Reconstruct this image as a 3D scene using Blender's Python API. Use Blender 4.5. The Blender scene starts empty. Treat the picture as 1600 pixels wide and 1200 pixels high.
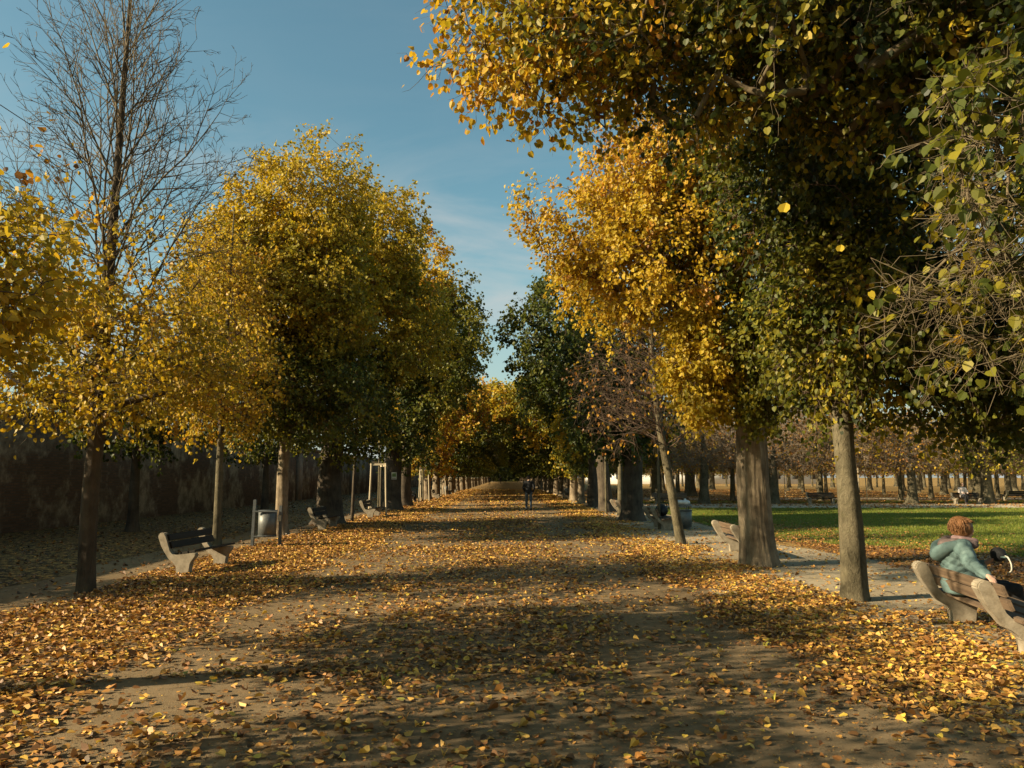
import bpy, bmesh, math, random
import numpy as np
from mathutils import Vector, Matrix
R = math.radians
S = bpy.context.scene
COL = S.collection

# ------------------------------------------------------------------ camera, sky, sun, exposure
SUN_EL, SUN_A = R(24.5), R(17.0)          # sun low on the left, a little behind the camera
SUN_DIR = Vector((-math.cos(SUN_EL)*math.cos(SUN_A), -math.cos(SUN_EL)*math.sin(SUN_A), math.sin(SUN_EL)))
cam_d = bpy.data.cameras.new('camera')
cam_d.sensor_width = 36; cam_d.lens = 28.0; cam_d.clip_end = 3000; cam_d.clip_start = 0.05
cam = bpy.data.objects.new('camera', cam_d); COL.objects.link(cam)
cam.location = (0, 0, 1.7)
cam.rotation_euler = (R(90 + 6.65), 0, R(-0.46))
S.camera = cam

world = bpy.data.worlds.new('World'); S.world = world; world.use_nodes = True
wt = world.node_tree; wn = wt.nodes; wl = wt.links
wn.clear()
w_out = wn.new('ShaderNodeOutputWorld'); w_bg = wn.new('ShaderNodeBackground')
sky = wn.new('ShaderNodeTexSky'); sky.sky_type = 'NISHITA'; sky.sun_disc = False
sky.sun_elevation = SUN_EL; sky.sun_rotation = math.atan2(SUN_DIR.x, SUN_DIR.y)
sky.altitude = 100; sky.air_density = 1.0; sky.dust_density = 1.6; sky.ozone_density = 1.0
w_geo = wn.new('ShaderNodeTexCoord')
w_sep = wn.new('ShaderNodeSeparateXYZ'); wl.new(w_geo.outputs['Generated'], w_sep.inputs[0])
w_map = wn.new('ShaderNodeMapping'); w_map.inputs['Scale'].default_value = (1.6, 1.6, 5.0); w_map.inputs['Location'].default_value = (3.1, .4, .7)
wl.new(w_geo.outputs['Generated'], w_map.inputs[0])
w_noi = wn.new('ShaderNodeTexNoise'); w_noi.inputs['Scale'].default_value = 2.2; w_noi.inputs['Detail'].default_value = 7
w_noi.inputs['Roughness'].default_value = 0.58; w_noi.inputs['Distortion'].default_value = 0.6
wl.new(w_map.outputs[0], w_noi.inputs['Vector'])
w_r = wn.new('ShaderNodeMapRange'); w_r.inputs[1].default_value = 0.42; w_r.inputs[2].default_value = 0.68
wl.new(w_noi.outputs['Fac'], w_r.inputs[0])
w_h = wn.new('ShaderNodeMapRange'); w_h.inputs[1].default_value = 0.42; w_h.inputs[2].default_value = 0.16   # more cloud low down
w_h.inputs[3].default_value = 0.04; w_h.inputs[4].default_value = 1.25
wl.new(w_sep.outputs['Z'], w_h.inputs[0])
w_m = wn.new('ShaderNodeMath'); w_m.operation = 'MULTIPLY'; w_m.use_clamp = True
wl.new(w_r.outputs[0], w_m.inputs[0]); wl.new(w_h.outputs[0], w_m.inputs[1])
w_hz = wn.new('ShaderNodeMapRange'); w_hz.inputs[1].default_value = 0.34; w_hz.inputs[2].default_value = 0.03
w_hz.inputs[3].default_value = 0.0; w_hz.inputs[4].default_value = 0.55
wl.new(w_sep.outputs['Z'], w_hz.inputs[0])
w_mx = wn.new('ShaderNodeMath'); w_mx.operation = 'MAXIMUM'
wl.new(w_m.outputs[0], w_mx.inputs[0]); wl.new(w_hz.outputs[0], w_mx.inputs[1])
w_tint = wn.new('ShaderNodeMix'); w_tint.data_type = 'RGBA'; w_tint.blend_type = 'MULTIPLY'; w_tint.inputs[0].default_value = 1.0
wl.new(sky.outputs[0], w_tint.inputs[6]); w_tint.inputs[7].default_value = (0.83, 1.12, 0.93, 1)
w_mix = wn.new('ShaderNodeMix'); w_mix.data_type = 'RGBA'
wl.new(w_mx.outputs[0], w_mix.inputs[0]); wl.new(w_tint.outputs[2], w_mix.inputs[6])
w_mix.inputs[7].default_value = (3.9, 4.0, 3.9, 1)
wl.new(w_mix.outputs[2], w_bg.inputs['Color'])
w_bg.inputs['Strength'].default_value = 0.066
wl.new(w_bg.outputs[0], w_out.inputs[0])

sun_d = bpy.data.lights.new('sun', 'SUN'); sun_d.energy = 5.0; sun_d.angle = R(0.5); sun_d.color = (1.0, 0.83, 0.56)
sun = bpy.data.objects.new('sun', sun_d); COL.objects.link(sun)
sun.rotation_euler = SUN_DIR.to_track_quat('Z', 'Y').to_euler()

S.view_settings.view_transform = 'Standard'; S.view_settings.look = 'None'
S.view_settings.exposure = 1.22; S.view_settings.gamma = 1.0
S.render.engine = 'CYCLES'
S.cycles.max_bounces = 5; S.cycles.diffuse_bounces = 3; S.cycles.glossy_bounces = 2; S.cycles.transmission_bounces = 3
S.cycles.use_denoising = True

# ------------------------------------------------------------------ helpers
def rng_(seed): return np.random.default_rng(seed)

def norm(v):
    v = np.asarray(v, float)
    return v / np.maximum(np.linalg.norm(v, axis=-1, keepdims=True), 1e-9)

class NM:
    """accumulates numpy geometry; builds ONE mesh object"""
    def __init__(self): self.v = []; self.l = []; self.s = []; self.h = []; self.m = []; self.n = 0
    def add(self, v, faces, hue=0.5, mat=0):
        """v (N,3); faces (F,k) index array"""
        v = np.asarray(v, float).reshape(-1, 3); f = np.asarray(faces, np.int64)
        self.v.append(v); self.l.append((f + self.n).ravel()); F = len(f)
        self.s.append(np.full(F, f.shape[1], np.int32))
        self.h.append(np.broadcast_to(np.asarray(hue, np.float32), (F,)).copy())
        self.m.append(np.full(F, mat, np.int32)); self.n += len(v)
    def build(self, name, mats, parent=None, loc=(0, 0, 0), smooth=False, hue=False):
        me = bpy.data.meshes.new(name)
        v = np.concatenate(self.v) - np.asarray(loc, float)
        l = np.concatenate(self.l).astype(np.int32); s = np.concatenate(self.s)
        me.vertices.add(len(v)); me.vertices.foreach_set('co', v.astype(np.float32).ravel())
        me.loops.add(len(l)); me.loops.foreach_set('vertex_index', l)
        st = np.zeros(len(s), np.int32); st[1:] = np.cumsum(s)[:-1]
        me.polygons.add(len(s)); me.polygons.foreach_set('loop_start', st); me.polygons.foreach_set('loop_total', s)
        mm = np.concatenate(self.m)
        if mm.any(): me.polygons.foreach_set('material_index', mm)
        if smooth: me.polygons.foreach_set('use_smooth', np.ones(len(s), bool))
        if hue:
            a = me.attributes.new('hue', 'FLOAT', 'FACE'); a.data.foreach_set('value', np.concatenate(self.h))
        me.update(calc_edges=True)
        for m in (mats if isinstance(mats, (list, tuple)) else [mats]): me.materials.append(m)
        o = bpy.data.objects.new(name, me); COL.objects.link(o)
        if parent is not None: o.parent = parent
        else: o.location = loc
        return o

def tag(o, label=None, cat=None, group=None, kind=None):
    if label: o['label'] = label
    if cat: o['category'] = cat
    if group: o['group'] = group
    if kind: o['kind'] = kind
    return o

def empty(name, loc, label=None, cat=None, group=None, rz=0):
    o = bpy.data.objects.new(name, None); COL.objects.link(o); o.location = loc; o.rotation_euler = (0, 0, rz)
    o.empty_display_size = 0.2
    return tag(o, label, cat, group)

def copy_thing(root, loc, label, rz=0, sx=1.0, scale=None, group=None):
    r = root.copy(); COL.objects.link(r); r.location = loc; r.rotation_euler = (0, 0, rz)
    if scale is not None: r.scale = scale
    r['label'] = label
    if group: r['group'] = group
    for ch in list(root.children):
        c = ch.copy(); COL.objects.link(c); c.parent = r
        for g in list(ch.children):
            d = g.copy(); COL.objects.link(d); d.parent = c
    return r

def prisms(nm, P0, P1, R0, R1, n=4, hue=0.5, mat=0):
    P0 = np.asarray(P0, float).reshape(-1, 3); P1 = np.asarray(P1, float).reshape(-1, 3)
    E = len(P0)
    if E == 0: return
    R0 = np.broadcast_to(np.asarray(R0, float), (E,)); R1 = np.broadcast_to(np.asarray(R1, float), (E,))
    d = norm(P1 - P0)
    up = np.where(np.abs(d[:, 2:3]) > 0.9, np.array([[1., 0, 0]]), np.array([[0, 0, 1.]]))
    a = norm(np.cross(d, up)); b = np.cross(d, a)
    th = np.arange(n) * 2 * math.pi / n
    ring = a[:, None, :] * np.cos(th)[None, :, None] + b[:, None, :] * np.sin(th)[None, :, None]
    q0 = P0[:, None, :] + ring * R0[:, None, None]
    q1 = P1[:, None, :] + (d * (R1[:, None] * 0.35))[:, None, :] + ring * R1[:, None, None]
    v = np.concatenate([q0, q1], 1).reshape(-1, 3)
    k = np.arange(n); k2 = (k + 1) % n
    f = np.stack([k, k2, k2 + n, k + n], 1)
    F = (f[None] + (np.arange(E) * 2 * n)[:, None, None]).reshape(-1, 4)
    nm.add(v, F, hue, mat)

def loft(nm, pts, radii, n=20, flare=0.0, rough=0.0, seed=0, cap=True, mat=0, ridge=0.0, dens=7):
    """smooth tube through pts (densified), with root flare and uneven bark girth"""
    g = rng_(seed)
    pts = np.asarray(pts, float); radii = np.asarray(radii, float)
    K = len(pts); t = np.linspace(0, K - 1, (K - 1) * dens + 1)
    def cr(A):
        i = np.clip(t.astype(int), 0, K - 2); u = t - i
        p0 = A[np.clip(i - 1, 0, K - 1)]; p1 = A[i]; p2 = A[i + 1]; p3 = A[np.clip(i + 2, 0, K - 1)]
        u = u[:, None] if A.ndim == 2 else u
        return 0.5 * (2*p1 + (p2 - p0)*u + (2*p0 - 5*p1 + 4*p2 - p3)*u*u + (3*p1 - p0 - 3*p2 + p3)*u**3)
    P = cr(pts); r = np.interp(t, np.arange(K), radii)
    d = norm(np.gradient(P, axis=0))
    a = np.array([1., 0, 0]); A = []
    for i in range(len(P)):
        a = a - d[i] * np.dot(a, d[i]); a = a / max(np.linalg.norm(a), 1e-6); A.append(a.copy())
    A = np.array(A); B = np.cross(d, A)
    th = np.arange(n) * 2 * math.pi / n
    ln = np.concatenate([[0], np.cumsum(np.linalg.norm(np.diff(P, axis=0), axis=1))])
    rr = r[:, None] * np.ones((1, n))
    if flare: 
        ph = g.uniform(0, 6.28)
        rr *= 1 + flare * np.exp(-ln / 0.22)[:, None] * (1 + 0.45 * np.sin(5 * th + ph) + 0.25 * np.sin(3 * th))[None] + 0.12*flare*np.exp(-ln/1.2)[:, None]
    if rough:
        for q in range(7):
            k = g.integers(1, 8); fz = g.uniform(0.4, 3.5); rr *= 1 + rough * g.uniform(.3, 1) * np.sin(k * th[None] + fz * ln[:, None] + g.uniform(0, 6.28))
    if ridge:       # long furrows of old bark
        for q in range(10):
            k = g.integers(11, 30); rr *= 1 + ridge * g.uniform(.3, 1) * np.sin(k * th[None] + .9 * np.sin(g.uniform(1.5, 5) * ln + g.uniform(0, 6))[:, None] + g.uniform(0, 6.28)) * (.6 + .4 * np.sin(g.uniform(1, 4) * ln + g.uniform(0, 6)))[:, None]
    V = P[:, None] + A[:, None] * (np.cos(th)[None, :, None] * rr[..., None]) + B[:, None] * (np.sin(th)[None, :, None] * rr[..., None])
    M = len(P); k = np.arange(n); k2 = (k + 1) % n
    f = np.stack([k, k2, k2 + n, k + n], 1)
    F = (f[None] + (np.arange(M - 1) * n)[:, None, None]).reshape(-1, 4)
    nm.add(V.reshape(-1, 3), F, 0.5, mat)
    if cap:
        for ring in (V[0][::-1], V[-1]): nm.add(ring, [list(range(n))], 0.5, mat)

# leaf outlines: half-leaf polygons either side of the midrib (heart-shaped linden leaf)
HALF = {5: [(0, .04), (.27, -.05), (.50, .24), (.40, .66), (0, 1.06)], 4: [(0, 0), (.46, .18), (.40, .66), (0, 1.05)]}
def leaves(nm, P, T, N, size, hue, curl=0.1, detail=4, mat=0):
    P = np.asarray(P, float); n = len(P)
    if n == 0: return
    T = norm(T); N = np.asarray(N, float); N = norm(N - T * np.sum(N * T, 1, keepdims=True)); B = np.cross(T, N)
    size = np.broadcast_to(np.asarray(size, float), (n,)); curl = np.broadcast_to(np.asarray(curl, float), (n,))
    H = HALF[detail]; k = len(H)
    for sg in (1, -1):
        vs = []
        for (x, y) in H:
            z = curl * (abs(x) * 1.0 - 0.9 * (y - .4) ** 2)
            vs.append(P + (B * (sg * x) + T * y + N * z[:, None]) * size[:, None])
        V = np.stack(vs, 1).reshape(-1, 3)
        idx = np.arange(k) if sg == 1 else np.arange(k)[::-1]
        nm.add(V, (np.arange(n) * k)[:, None] + idx[None], hue, mat)

def vnoise(x, y, scale, seed):
    """smooth 2D value noise 0..1"""
    g = rng_(seed); L = 64; tab = g.random((L, L))
    x = np.asarray(x) / scale; y = np.asarray(y) / scale
    xi = np.floor(x).astype(int); yi = np.floor(y).astype(int); fx = x - xi; fy = y - yi
    fx = fx * fx * (3 - 2 * fx); fy = fy * fy * (3 - 2 * fy)
    q = lambda i, j: tab[(xi + i) % L, (yi + j) % L]
    return (q(0, 0)*(1-fx) + q(1, 0)*fx)*(1-fy) + (q(0, 1)*(1-fx) + q(1, 1)*fx)*fy

# ------------------------------------------------------------------ materials
def new_mat(name):
    m = bpy.data.materials.new(name); m.use_nodes = True
    nt = m.node_tree; b = nt.nodes['Principled BSDF']; b.inputs['Specular IOR Level'].default_value = 0.25
    return m, nt, b

def ramp(nt, stops, fac):
    r = nt.nodes.new('ShaderNodeValToRGB'); e = r.color_ramp.elements
    while len(e) < len(stops): e.new(0.5)
    for i, (p, c) in enumerate(stops): e[i].position = p; e[i].color = (*c, 1)
    nt.links.new(fac, r.inputs[0]); return r.outputs[0]

def noise(nt, scale, detail=5, rough=.6, vec=None, dist=0.0):
    n = nt.nodes.new('ShaderNodeTexNoise'); n.inputs['Scale'].default_value = scale; n.inputs['Detail'].default_value = detail
    n.inputs['Roughness'].default_value = rough; n.inputs['Distortion'].default_value = dist
    if vec is not None: nt.links.new(vec, n.inputs['Vector'])
    return n.outputs['Fac']

def coords(nt, scale=(1, 1, 1), kind='Object'):
    if kind == 'World':
        g = nt.nodes.new('ShaderNodeNewGeometry'); out = g.outputs['Position']
    else:
        t = nt.nodes.new('ShaderNodeTexCoord'); out = t.outputs[kind]
    mp = nt.nodes.new('ShaderNodeMapping'); mp.inputs['Scale'].default_value = scale
    nt.links.new(out, mp.inputs[0]); return mp.outputs[0]

def mixc(nt, fac, a, b, blend='MIX'):
    m = nt.nodes.new('ShaderNodeMix'); m.data_type = 'RGBA'; m.blend_type = blend
    for i, x in ((0, fac), (6, a), (7, b)):
        if hasattr(x, 'is_linked'): nt.links.new(x, m.inputs[i])
        elif isinstance(x, (int, float)): m.inputs[i].default_value = x
        else: m.inputs[i].default_value = (*x, 1)
    return m.outputs[2]

def bump(nt, b, height, strength, dist=0.01):
    n = nt.nodes.new('ShaderNodeBump'); n.inputs['Strength'].default_value = strength; n.inputs['Distance'].default_value = dist
    nt.links.new(height, n.inputs['Height']); nt.links.new(n.outputs[0], b.inputs['Normal'])

def simple(name, c1, c2, scale=8, rough=.75, bstr=.25, bscale=60, metal=0, stretch=(1, 1, 1)):
    m, nt, b = new_mat(name); v = coords(nt, stretch)
    col = ramp(nt, [(.3, c1), (.7, c2)], noise(nt, scale, 6, .65, v))
    nt.links.new(col, b.inputs['Base Color']); b.inputs['Roughness'].default_value = rough; b.inputs['Metallic'].default_value = metal
    if bstr: bump(nt, b, noise(nt, bscale, 4, .6, v), bstr, .006)
    return m

LEAF_STOPS = [(0.0, (.026, .036, .007)), (.22, (.066, .085, .011)), (.42, (.175, .165, .017)), (.60, (.36, .285, .022)),
              (.76, (.58, .39, .029)), (.88, (.46, .22, .026)), (.95, (.28, .115, .026)), (1.0, (.14, .07, .028))]
def leaf_mat(name, trans=.47, stops=LEAF_STOPS, gloss=.35):
    m, nt, b = new_mat(name)
    a = nt.nodes.new('ShaderNodeAttribute'); a.attribute_name = 'hue'
    c = ramp(nt, stops, a.outputs['Fac'])
    nt.links.new(c, b.inputs['Base Color']); b.inputs['Roughness'].default_value = .5; b.inputs['Specular IOR Level'].default_value = gloss
    tr = nt.nodes.new('ShaderNodeBsdfTranslucent')
    tc = mixc(nt, 1.0, c, (1.0, .92, .55), 'MULTIPLY'); nt.links.new(tc, tr.inputs['Color'])
    ms = nt.nodes.new('ShaderNodeMixShader'); ms.inputs[0].default_value = trans
    nt.links.new(b.outputs[0], ms.inputs[1]); nt.links.new(tr.outputs[0], ms.inputs[2])
    nt.links.new(ms.outputs[0], nt.nodes['Material Output'].inputs['Surface'])
    return m
M_LEAF = leaf_mat('linden_leaf')
LITTER_STOPS = [(0.0, (.085, .05, .022)), (.25, (.26, .115, .035)), (.5, (.50, .26, .062)), (.72, (.62, .385, .085)), (.9, (.66, .45, .06)), (1.0, (.36, .33, .06))]
M_LITTER = leaf_mat('fallen_leaf', .12, LITTER_STOPS, .3)
M_GRASS = leaf_mat('grass_blade', .3, [(0, (.08, .10, .016)), (.5, (.15, .18, .025)), (1, (.27, .25, .05))], .2)

def bark_mat(name, c1, c2, c3, ridge=1.0, scale=9, st=.16):
    m, nt, b = new_mat(name); v = coords(nt, (1, 1, st)); v2 = coords(nt, (1, 1, 1))
    w = noise(nt, scale, 8, .7, v, .8)
    big = noise(nt, 2.3, 5, .6, v2)
    col = ramp(nt, [(.32, c1), (.5, c2), (.68, c3)], w)
    col = mixc(nt, 0.55, col, ramp(nt, [(.35, c1), (.65, c3)], big))
    moss = nt.nodes.new('ShaderNodeMapRange'); moss.inputs[1].default_value = .55; moss.inputs[2].default_value = .75; moss.inputs[4].default_value = .35
    nt.links.new(noise(nt, 5, 6, .65, v2), moss.inputs[0])
    col = mixc(nt, moss.outputs[0], col, (.11, .10, .045))
    nt.links.new(col, b.inputs['Base Color']); b.inputs['Roughness'].default_value = .9; b.inputs['Specular IOR Level'].default_value = .1
    bump(nt, b, w, ridge, .035)
    return m
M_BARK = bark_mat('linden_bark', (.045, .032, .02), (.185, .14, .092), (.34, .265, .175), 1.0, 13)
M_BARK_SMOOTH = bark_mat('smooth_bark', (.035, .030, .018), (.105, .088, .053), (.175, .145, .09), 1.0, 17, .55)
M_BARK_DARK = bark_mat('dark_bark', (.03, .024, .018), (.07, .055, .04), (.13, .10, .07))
M_TWIG = simple('twig_bark', (.055, .036, .024), (.13, .085, .055), 6, .85, 0)
M_TWIG_MID = simple('brown_twig_bark', (.07, .053, .030), (.16, .12, .068), 6, .85, 0)
M_TWIG_PALE = simple('pale_twig_bark', (.14, .10, .065), (.27, .20, .13), 6, .85, 0)
M_CONC = simple('bench_concrete', (.17, .14, .095), (.33, .28, .205), 9, .9, .6, 55)
M_WOOD = simple('bench_wood', (.075, .05, .033), (.19, .13, .08), 5, .7, .35, 30, 0, (6, .35, 6))
M_WOOD_DARK = simple('dark_bench_wood', (.012, .010, .007), (.032, .025, .017), 5, .7, .35, 30, 0, (6, .35, 6))
M_STAKE = simple('stake_wood', (.36, .29, .19), (.52, .43, .29), 6, .8, .2, 40, 0, (5, 5, .5))
M_BIN = simple('bin_metal', (.10, .105, .10), (.17, .17, .155), 9, .5, .1, 60, .3)
M_POST = simple('post_metal', (.07, .075, .075), (.12, .125, .12), 9, .5, .1, 60, .3)

# gravel of the avenue
def gravel(name, c1, c2, c3, leafy=0.0, yfade=None):
    m, nt, b = new_mat(name); v = coords(nt, (1, 1, 1), 'World')
    fine = noise(nt, 95, 3, .75, v); mid = noise(nt, 7, 6, .62, v); big = noise(nt, .55, 5, .6, v)
    col = ramp(nt, [(.25, c1), (.5, c2), (.78, c3)], fine)
    col = mixc(nt, .5, col, ramp(nt, [(.33, c1), (.55, c2), (.75, c3)], mid))
    col = mixc(nt, .35, col, ramp(nt, [(.35, c1), (.68, c3)], big))
    if leafy:
        lf = ramp(nt, [(.3, (.12, .065, .024)), (.5, (.30, .17, .055)), (.72, (.46, .30, .09))], noise(nt, 11, 4, .7, v))
        mk = nt.nodes.new('ShaderNodeMapRange'); mk.inputs[1].default_value = .60 - leafy * .25; mk.inputs[2].default_value = .66 - leafy * .2
        nt.links.new(noise(nt, 5.5, 6, .75, v), mk.inputs[0])
        mo = mk.outputs[0]
        if yfade:      # litter thickens further down the avenue
            sp = nt.nodes.new('ShaderNodeSeparateXYZ'); nt.links.new(v, sp.inputs[0]); yr = nt.nodes.new('ShaderNodeMapRange')
            yr.inputs[1].default_value, yr.inputs[2].default_value = yfade; nt.links.new(sp.outputs[1], yr.inputs[0])
            mu = nt.nodes.new('ShaderNodeMath'); mu.operation = 'MULTIPLY'; nt.links.new(mo, mu.inputs[0]); nt.links.new(yr.outputs[0], mu.inputs[1]); mo = mu.outputs[0]
        col = mixc(nt, mo, col, lf)
    vo = nt.nodes.new('ShaderNodeTexVoronoi'); vo.inputs['Scale'].default_value = 170; nt.links.new(v, vo.inputs['Vector'])
    add = nt.nodes.new('ShaderNodeMath'); add.operation = 'ADD'; nt.links.new(vo.outputs['Distance'], add.inputs[0]); nt.links.new(mid, add.inputs[1])
    nt.links.new(col, b.inputs['Base Color']); b.inputs['Roughness'].default_value = .95; b.inputs['Specular IOR Level'].default_value = .08
    bump(nt, b, add.outputs[0], .5, .006)
    return m
M_GRAVEL = gravel('avenue_gravel', (.105, .071, .037), (.19, .134, .073), (.29, .215, .126), .55, (45, 85))
M_SIDE = gravel('side_path_gravel', (.19, .145, .09), (.33, .26, .165), (.46, .38, .26))
M_GRAVEL_PALE = gravel('pale_gravel', (.30, .25, .18), (.42, .36, .26), (.52, .45, .33))
M_GRAVEL_LEAF = gravel('leaf_strewn_gravel', (.125, .095, .062), (.205, .16, .108), (.30, .245, .17), .75)
M_WALL_SHADE = gravel('wall_shade_gravel', (.026, .019, .011), (.05, .037, .021), (.085, .063, .036), .45)  # the wall's shade put into the gravel colour
M_SOIL = gravel('leaf_strewn_soil', (.05, .05, .02), (.09, .08, .032), (.15, .125, .055), .8)
mG, ntG, bG = new_mat('lawn_turf'); vG = coords(ntG, (1, 1, 1), 'World')
cG = ramp(ntG, [(.3, (.06, .07, .014)), (.55, (.12, .14, .022)), (.75, (.20, .195, .04))], noise(ntG, 18, 5, .7, vG))
cG = mixc(ntG, .45, cG, ramp(ntG, [(.35, (.075, .105, .013)), (.7, (.17, .19, .026))], noise(ntG, .7, 5, .6, vG)))
ntG.links.new(cG, bG.inputs['Base Color']); bG.inputs['Roughness'].default_value = .95; bG.inputs['Specular IOR Level'].default_value = .05
bump(ntG, bG, noise(ntG, 60, 4, .7, vG), .8, .03)
M_LAWN = mG

# ------------------------------------------------------------------ ground, paths, lawn
def sheet(name, poly, z, mat):
    me = bpy.data.meshes.new(name); me.from_pydata([(x, y, z) for x, y in poly], [], [list(range(len(poly)))]); me.update()
    me.materials.append(mat); o = bpy.data.objects.new(name, me); COL.objects.link(o); o['kind'] = 'structure'; return o
sheet('ground', [(-900, -300), (900, -300), (900, 1500), (-900, 1500)], 0.0, M_SOIL)
def wavy(x, y0, y1, step, amp, seed):
    ys = np.arange(y0, y1 + .01, step); return [(x + amp * (vnoise(np.array([yy]), np.array([3.]), 2.3, seed)[0] - .5), float(yy)) for yy in ys]
edge = wavy(7.4, -12, 44, 1.0, 1.3, 5)
lawn_x = lambda y: 7.4 + 5.2 * np.clip((21.5 - y) / 6.5, 0, 1) ** 2 * (3 - 2 * np.clip((21.5 - y) / 6.5, 0, 1)) + 1.4 * (vnoise(y * 0 + 3., y, 1.1, 44) - .5)
ledge = [(float(lawn_x(np.array([yy]))[0]), float(yy)) for yy in np.arange(-12, 44.01, .6)]
sheet('gravel_path', [(-15.1, -25), (7.4, -25)] + edge + [(7.6, 350), (-15.1, 350)], 0.004, M_GRAVEL)
sedge = wavy(3.3, -12, 60, 1.2, 1.0, 15)
sheet('side_path', sedge + [(7.3, 60)] + [(x - .15, y) for x, y in edge[::-1]], 0.008, M_SIDE)
vedge = wavy(-8.0, -12, 60, 1.2, 1.6, 8)
sheet('wall_shade_sheet', [(-15.1, -25), (-8.0, -25)] + vedge + [(-8, 262), (-15.1, 262)], 0.008, M_WALL_SHADE)  # dark sheet laid where the wall's shade falls on the gravel
sheet('lawn', [(60, -12), (60, 44.0)] + ledge[::-1], 0.012, M_LAWN)
sheet('park_path', [(7.7, 43.6), (140, 42.6), (140, 50.5), (7.7, 51.2)], 0.006, M_GRAVEL_PALE)
sheet('grass_strip', [(7.7, 51.6), (140, 51.2), (140, 58), (7.7, 58)], 0.005, M_LAWN)
sheet('park_path.001', [(7.7, 60), (140, 60), (140, 66), (7.7, 66)], 0.006, M_GRAVEL_PALE)

# ------------------------------------------------------------------ trees
def in_ell(g, n, c, r, bias=.34, lump=.36, seed=0):
    d = norm(g.normal(size=(n, 3)))
    gg = rng_(seed + 77); w = gg.normal(size=(5, 3)) * 2.6; ph = gg.uniform(0, 6.28, 5)
    lum = 1 + lump * np.mean(np.sin(d @ w.T + ph), axis=1) * 1.8
    rad = g.random(n) ** bias * lum
    return np.asarray(c) + d * rad[:, None] * np.asarray(r)

class Skeleton:
    def __init__(self): self.p = []; self.par = []; self.tip = []; self.fix = []
    def add(self, p, par, fixed=0.0): self.p.append(np.asarray(p, float)); self.par.append(par); self.fix.append(fixed); return len(self.p) - 1
    def path(self, pts, radii, par=-1):
        for q, r in zip(pts, radii): par = self.add(q, par, r)
        return par
    def reach(self, targets, g, step=.4, jit=.06, sag=.1, low=.0):
        """joins every target to the nearest wood with a bent branch; returns the node index of each target"""
        root = self.p[0]; order = np.argsort(np.linalg.norm(targets - np.mean(self.p, 0), axis=1)); out = np.zeros(len(targets), int)
        cap = len(self.p) + len(targets) * 14; arr = np.zeros((cap, 3)); arr[:len(self.p)] = self.p
        for ti in order:
            t = targets[ti]; k = len(self.p); dv = t - arr[:k]; dist = np.linalg.norm(dv, axis=1)
            cost = dist + np.where(dv[:, 2] < 0, -dv[:, 2] * .5, 0) + low * (arr[:k, 2] < root[2] + .01)
            cost[0] += 50
            j = int(np.argmin(cost)); a = arr[j]; m = int(min(10, max(1, math.ceil(dist[j] / step)))); par = j
            side = g.normal(size=3) * dist[j] * .10; side[2] += dist[j] * sag
            for q in range(1, m + 1):
                u = q / m; pt = a + (t - a) * u + side * math.sin(math.pi * u) + (g.normal(size=3) * jit if q < m else 0)
                par = self.add(pt, par); arr[par] = pt
            out[ti] = par
        return out
    def radii(self, tip=.005, ex=2.35):
        n = len(self.p); w = np.zeros(n); ch = np.zeros(n, bool)
        for i in range(n):
            if self.par[i] >= 0: ch[self.par[i]] = True
        w[~ch] = tip ** ex
        for i in range(n - 1, 0, -1):
            if self.par[i] >= 0: w[self.par[i]] += w[i]
        r = w ** (1 / ex); fx = np.array(self.fix)
        return np.where(fx > 0, fx, r)
    def mesh(self, nm, tip=.005, rmax=.2, skipfixed=True, mat=0):
        r = np.minimum(self.radii(tip), rmax); P = np.array(self.p); par = np.array(self.par); fx = np.array(self.fix)
        i = np.nonzero((par >= 0) & ~((fx > 0) & skipfixed))[0]
        r0 = np.minimum(r[par[i]], r[i] * 1.35)
        big = r[i] > .02
        prisms(nm, P[par[i]][big], P[i][big], r0[big], r[i][big], 7, .5, mat)
        prisms(nm, P[par[i]][~big], P[i][~big], r0[~big], r[i][~big], 4, .5, mat)

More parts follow.
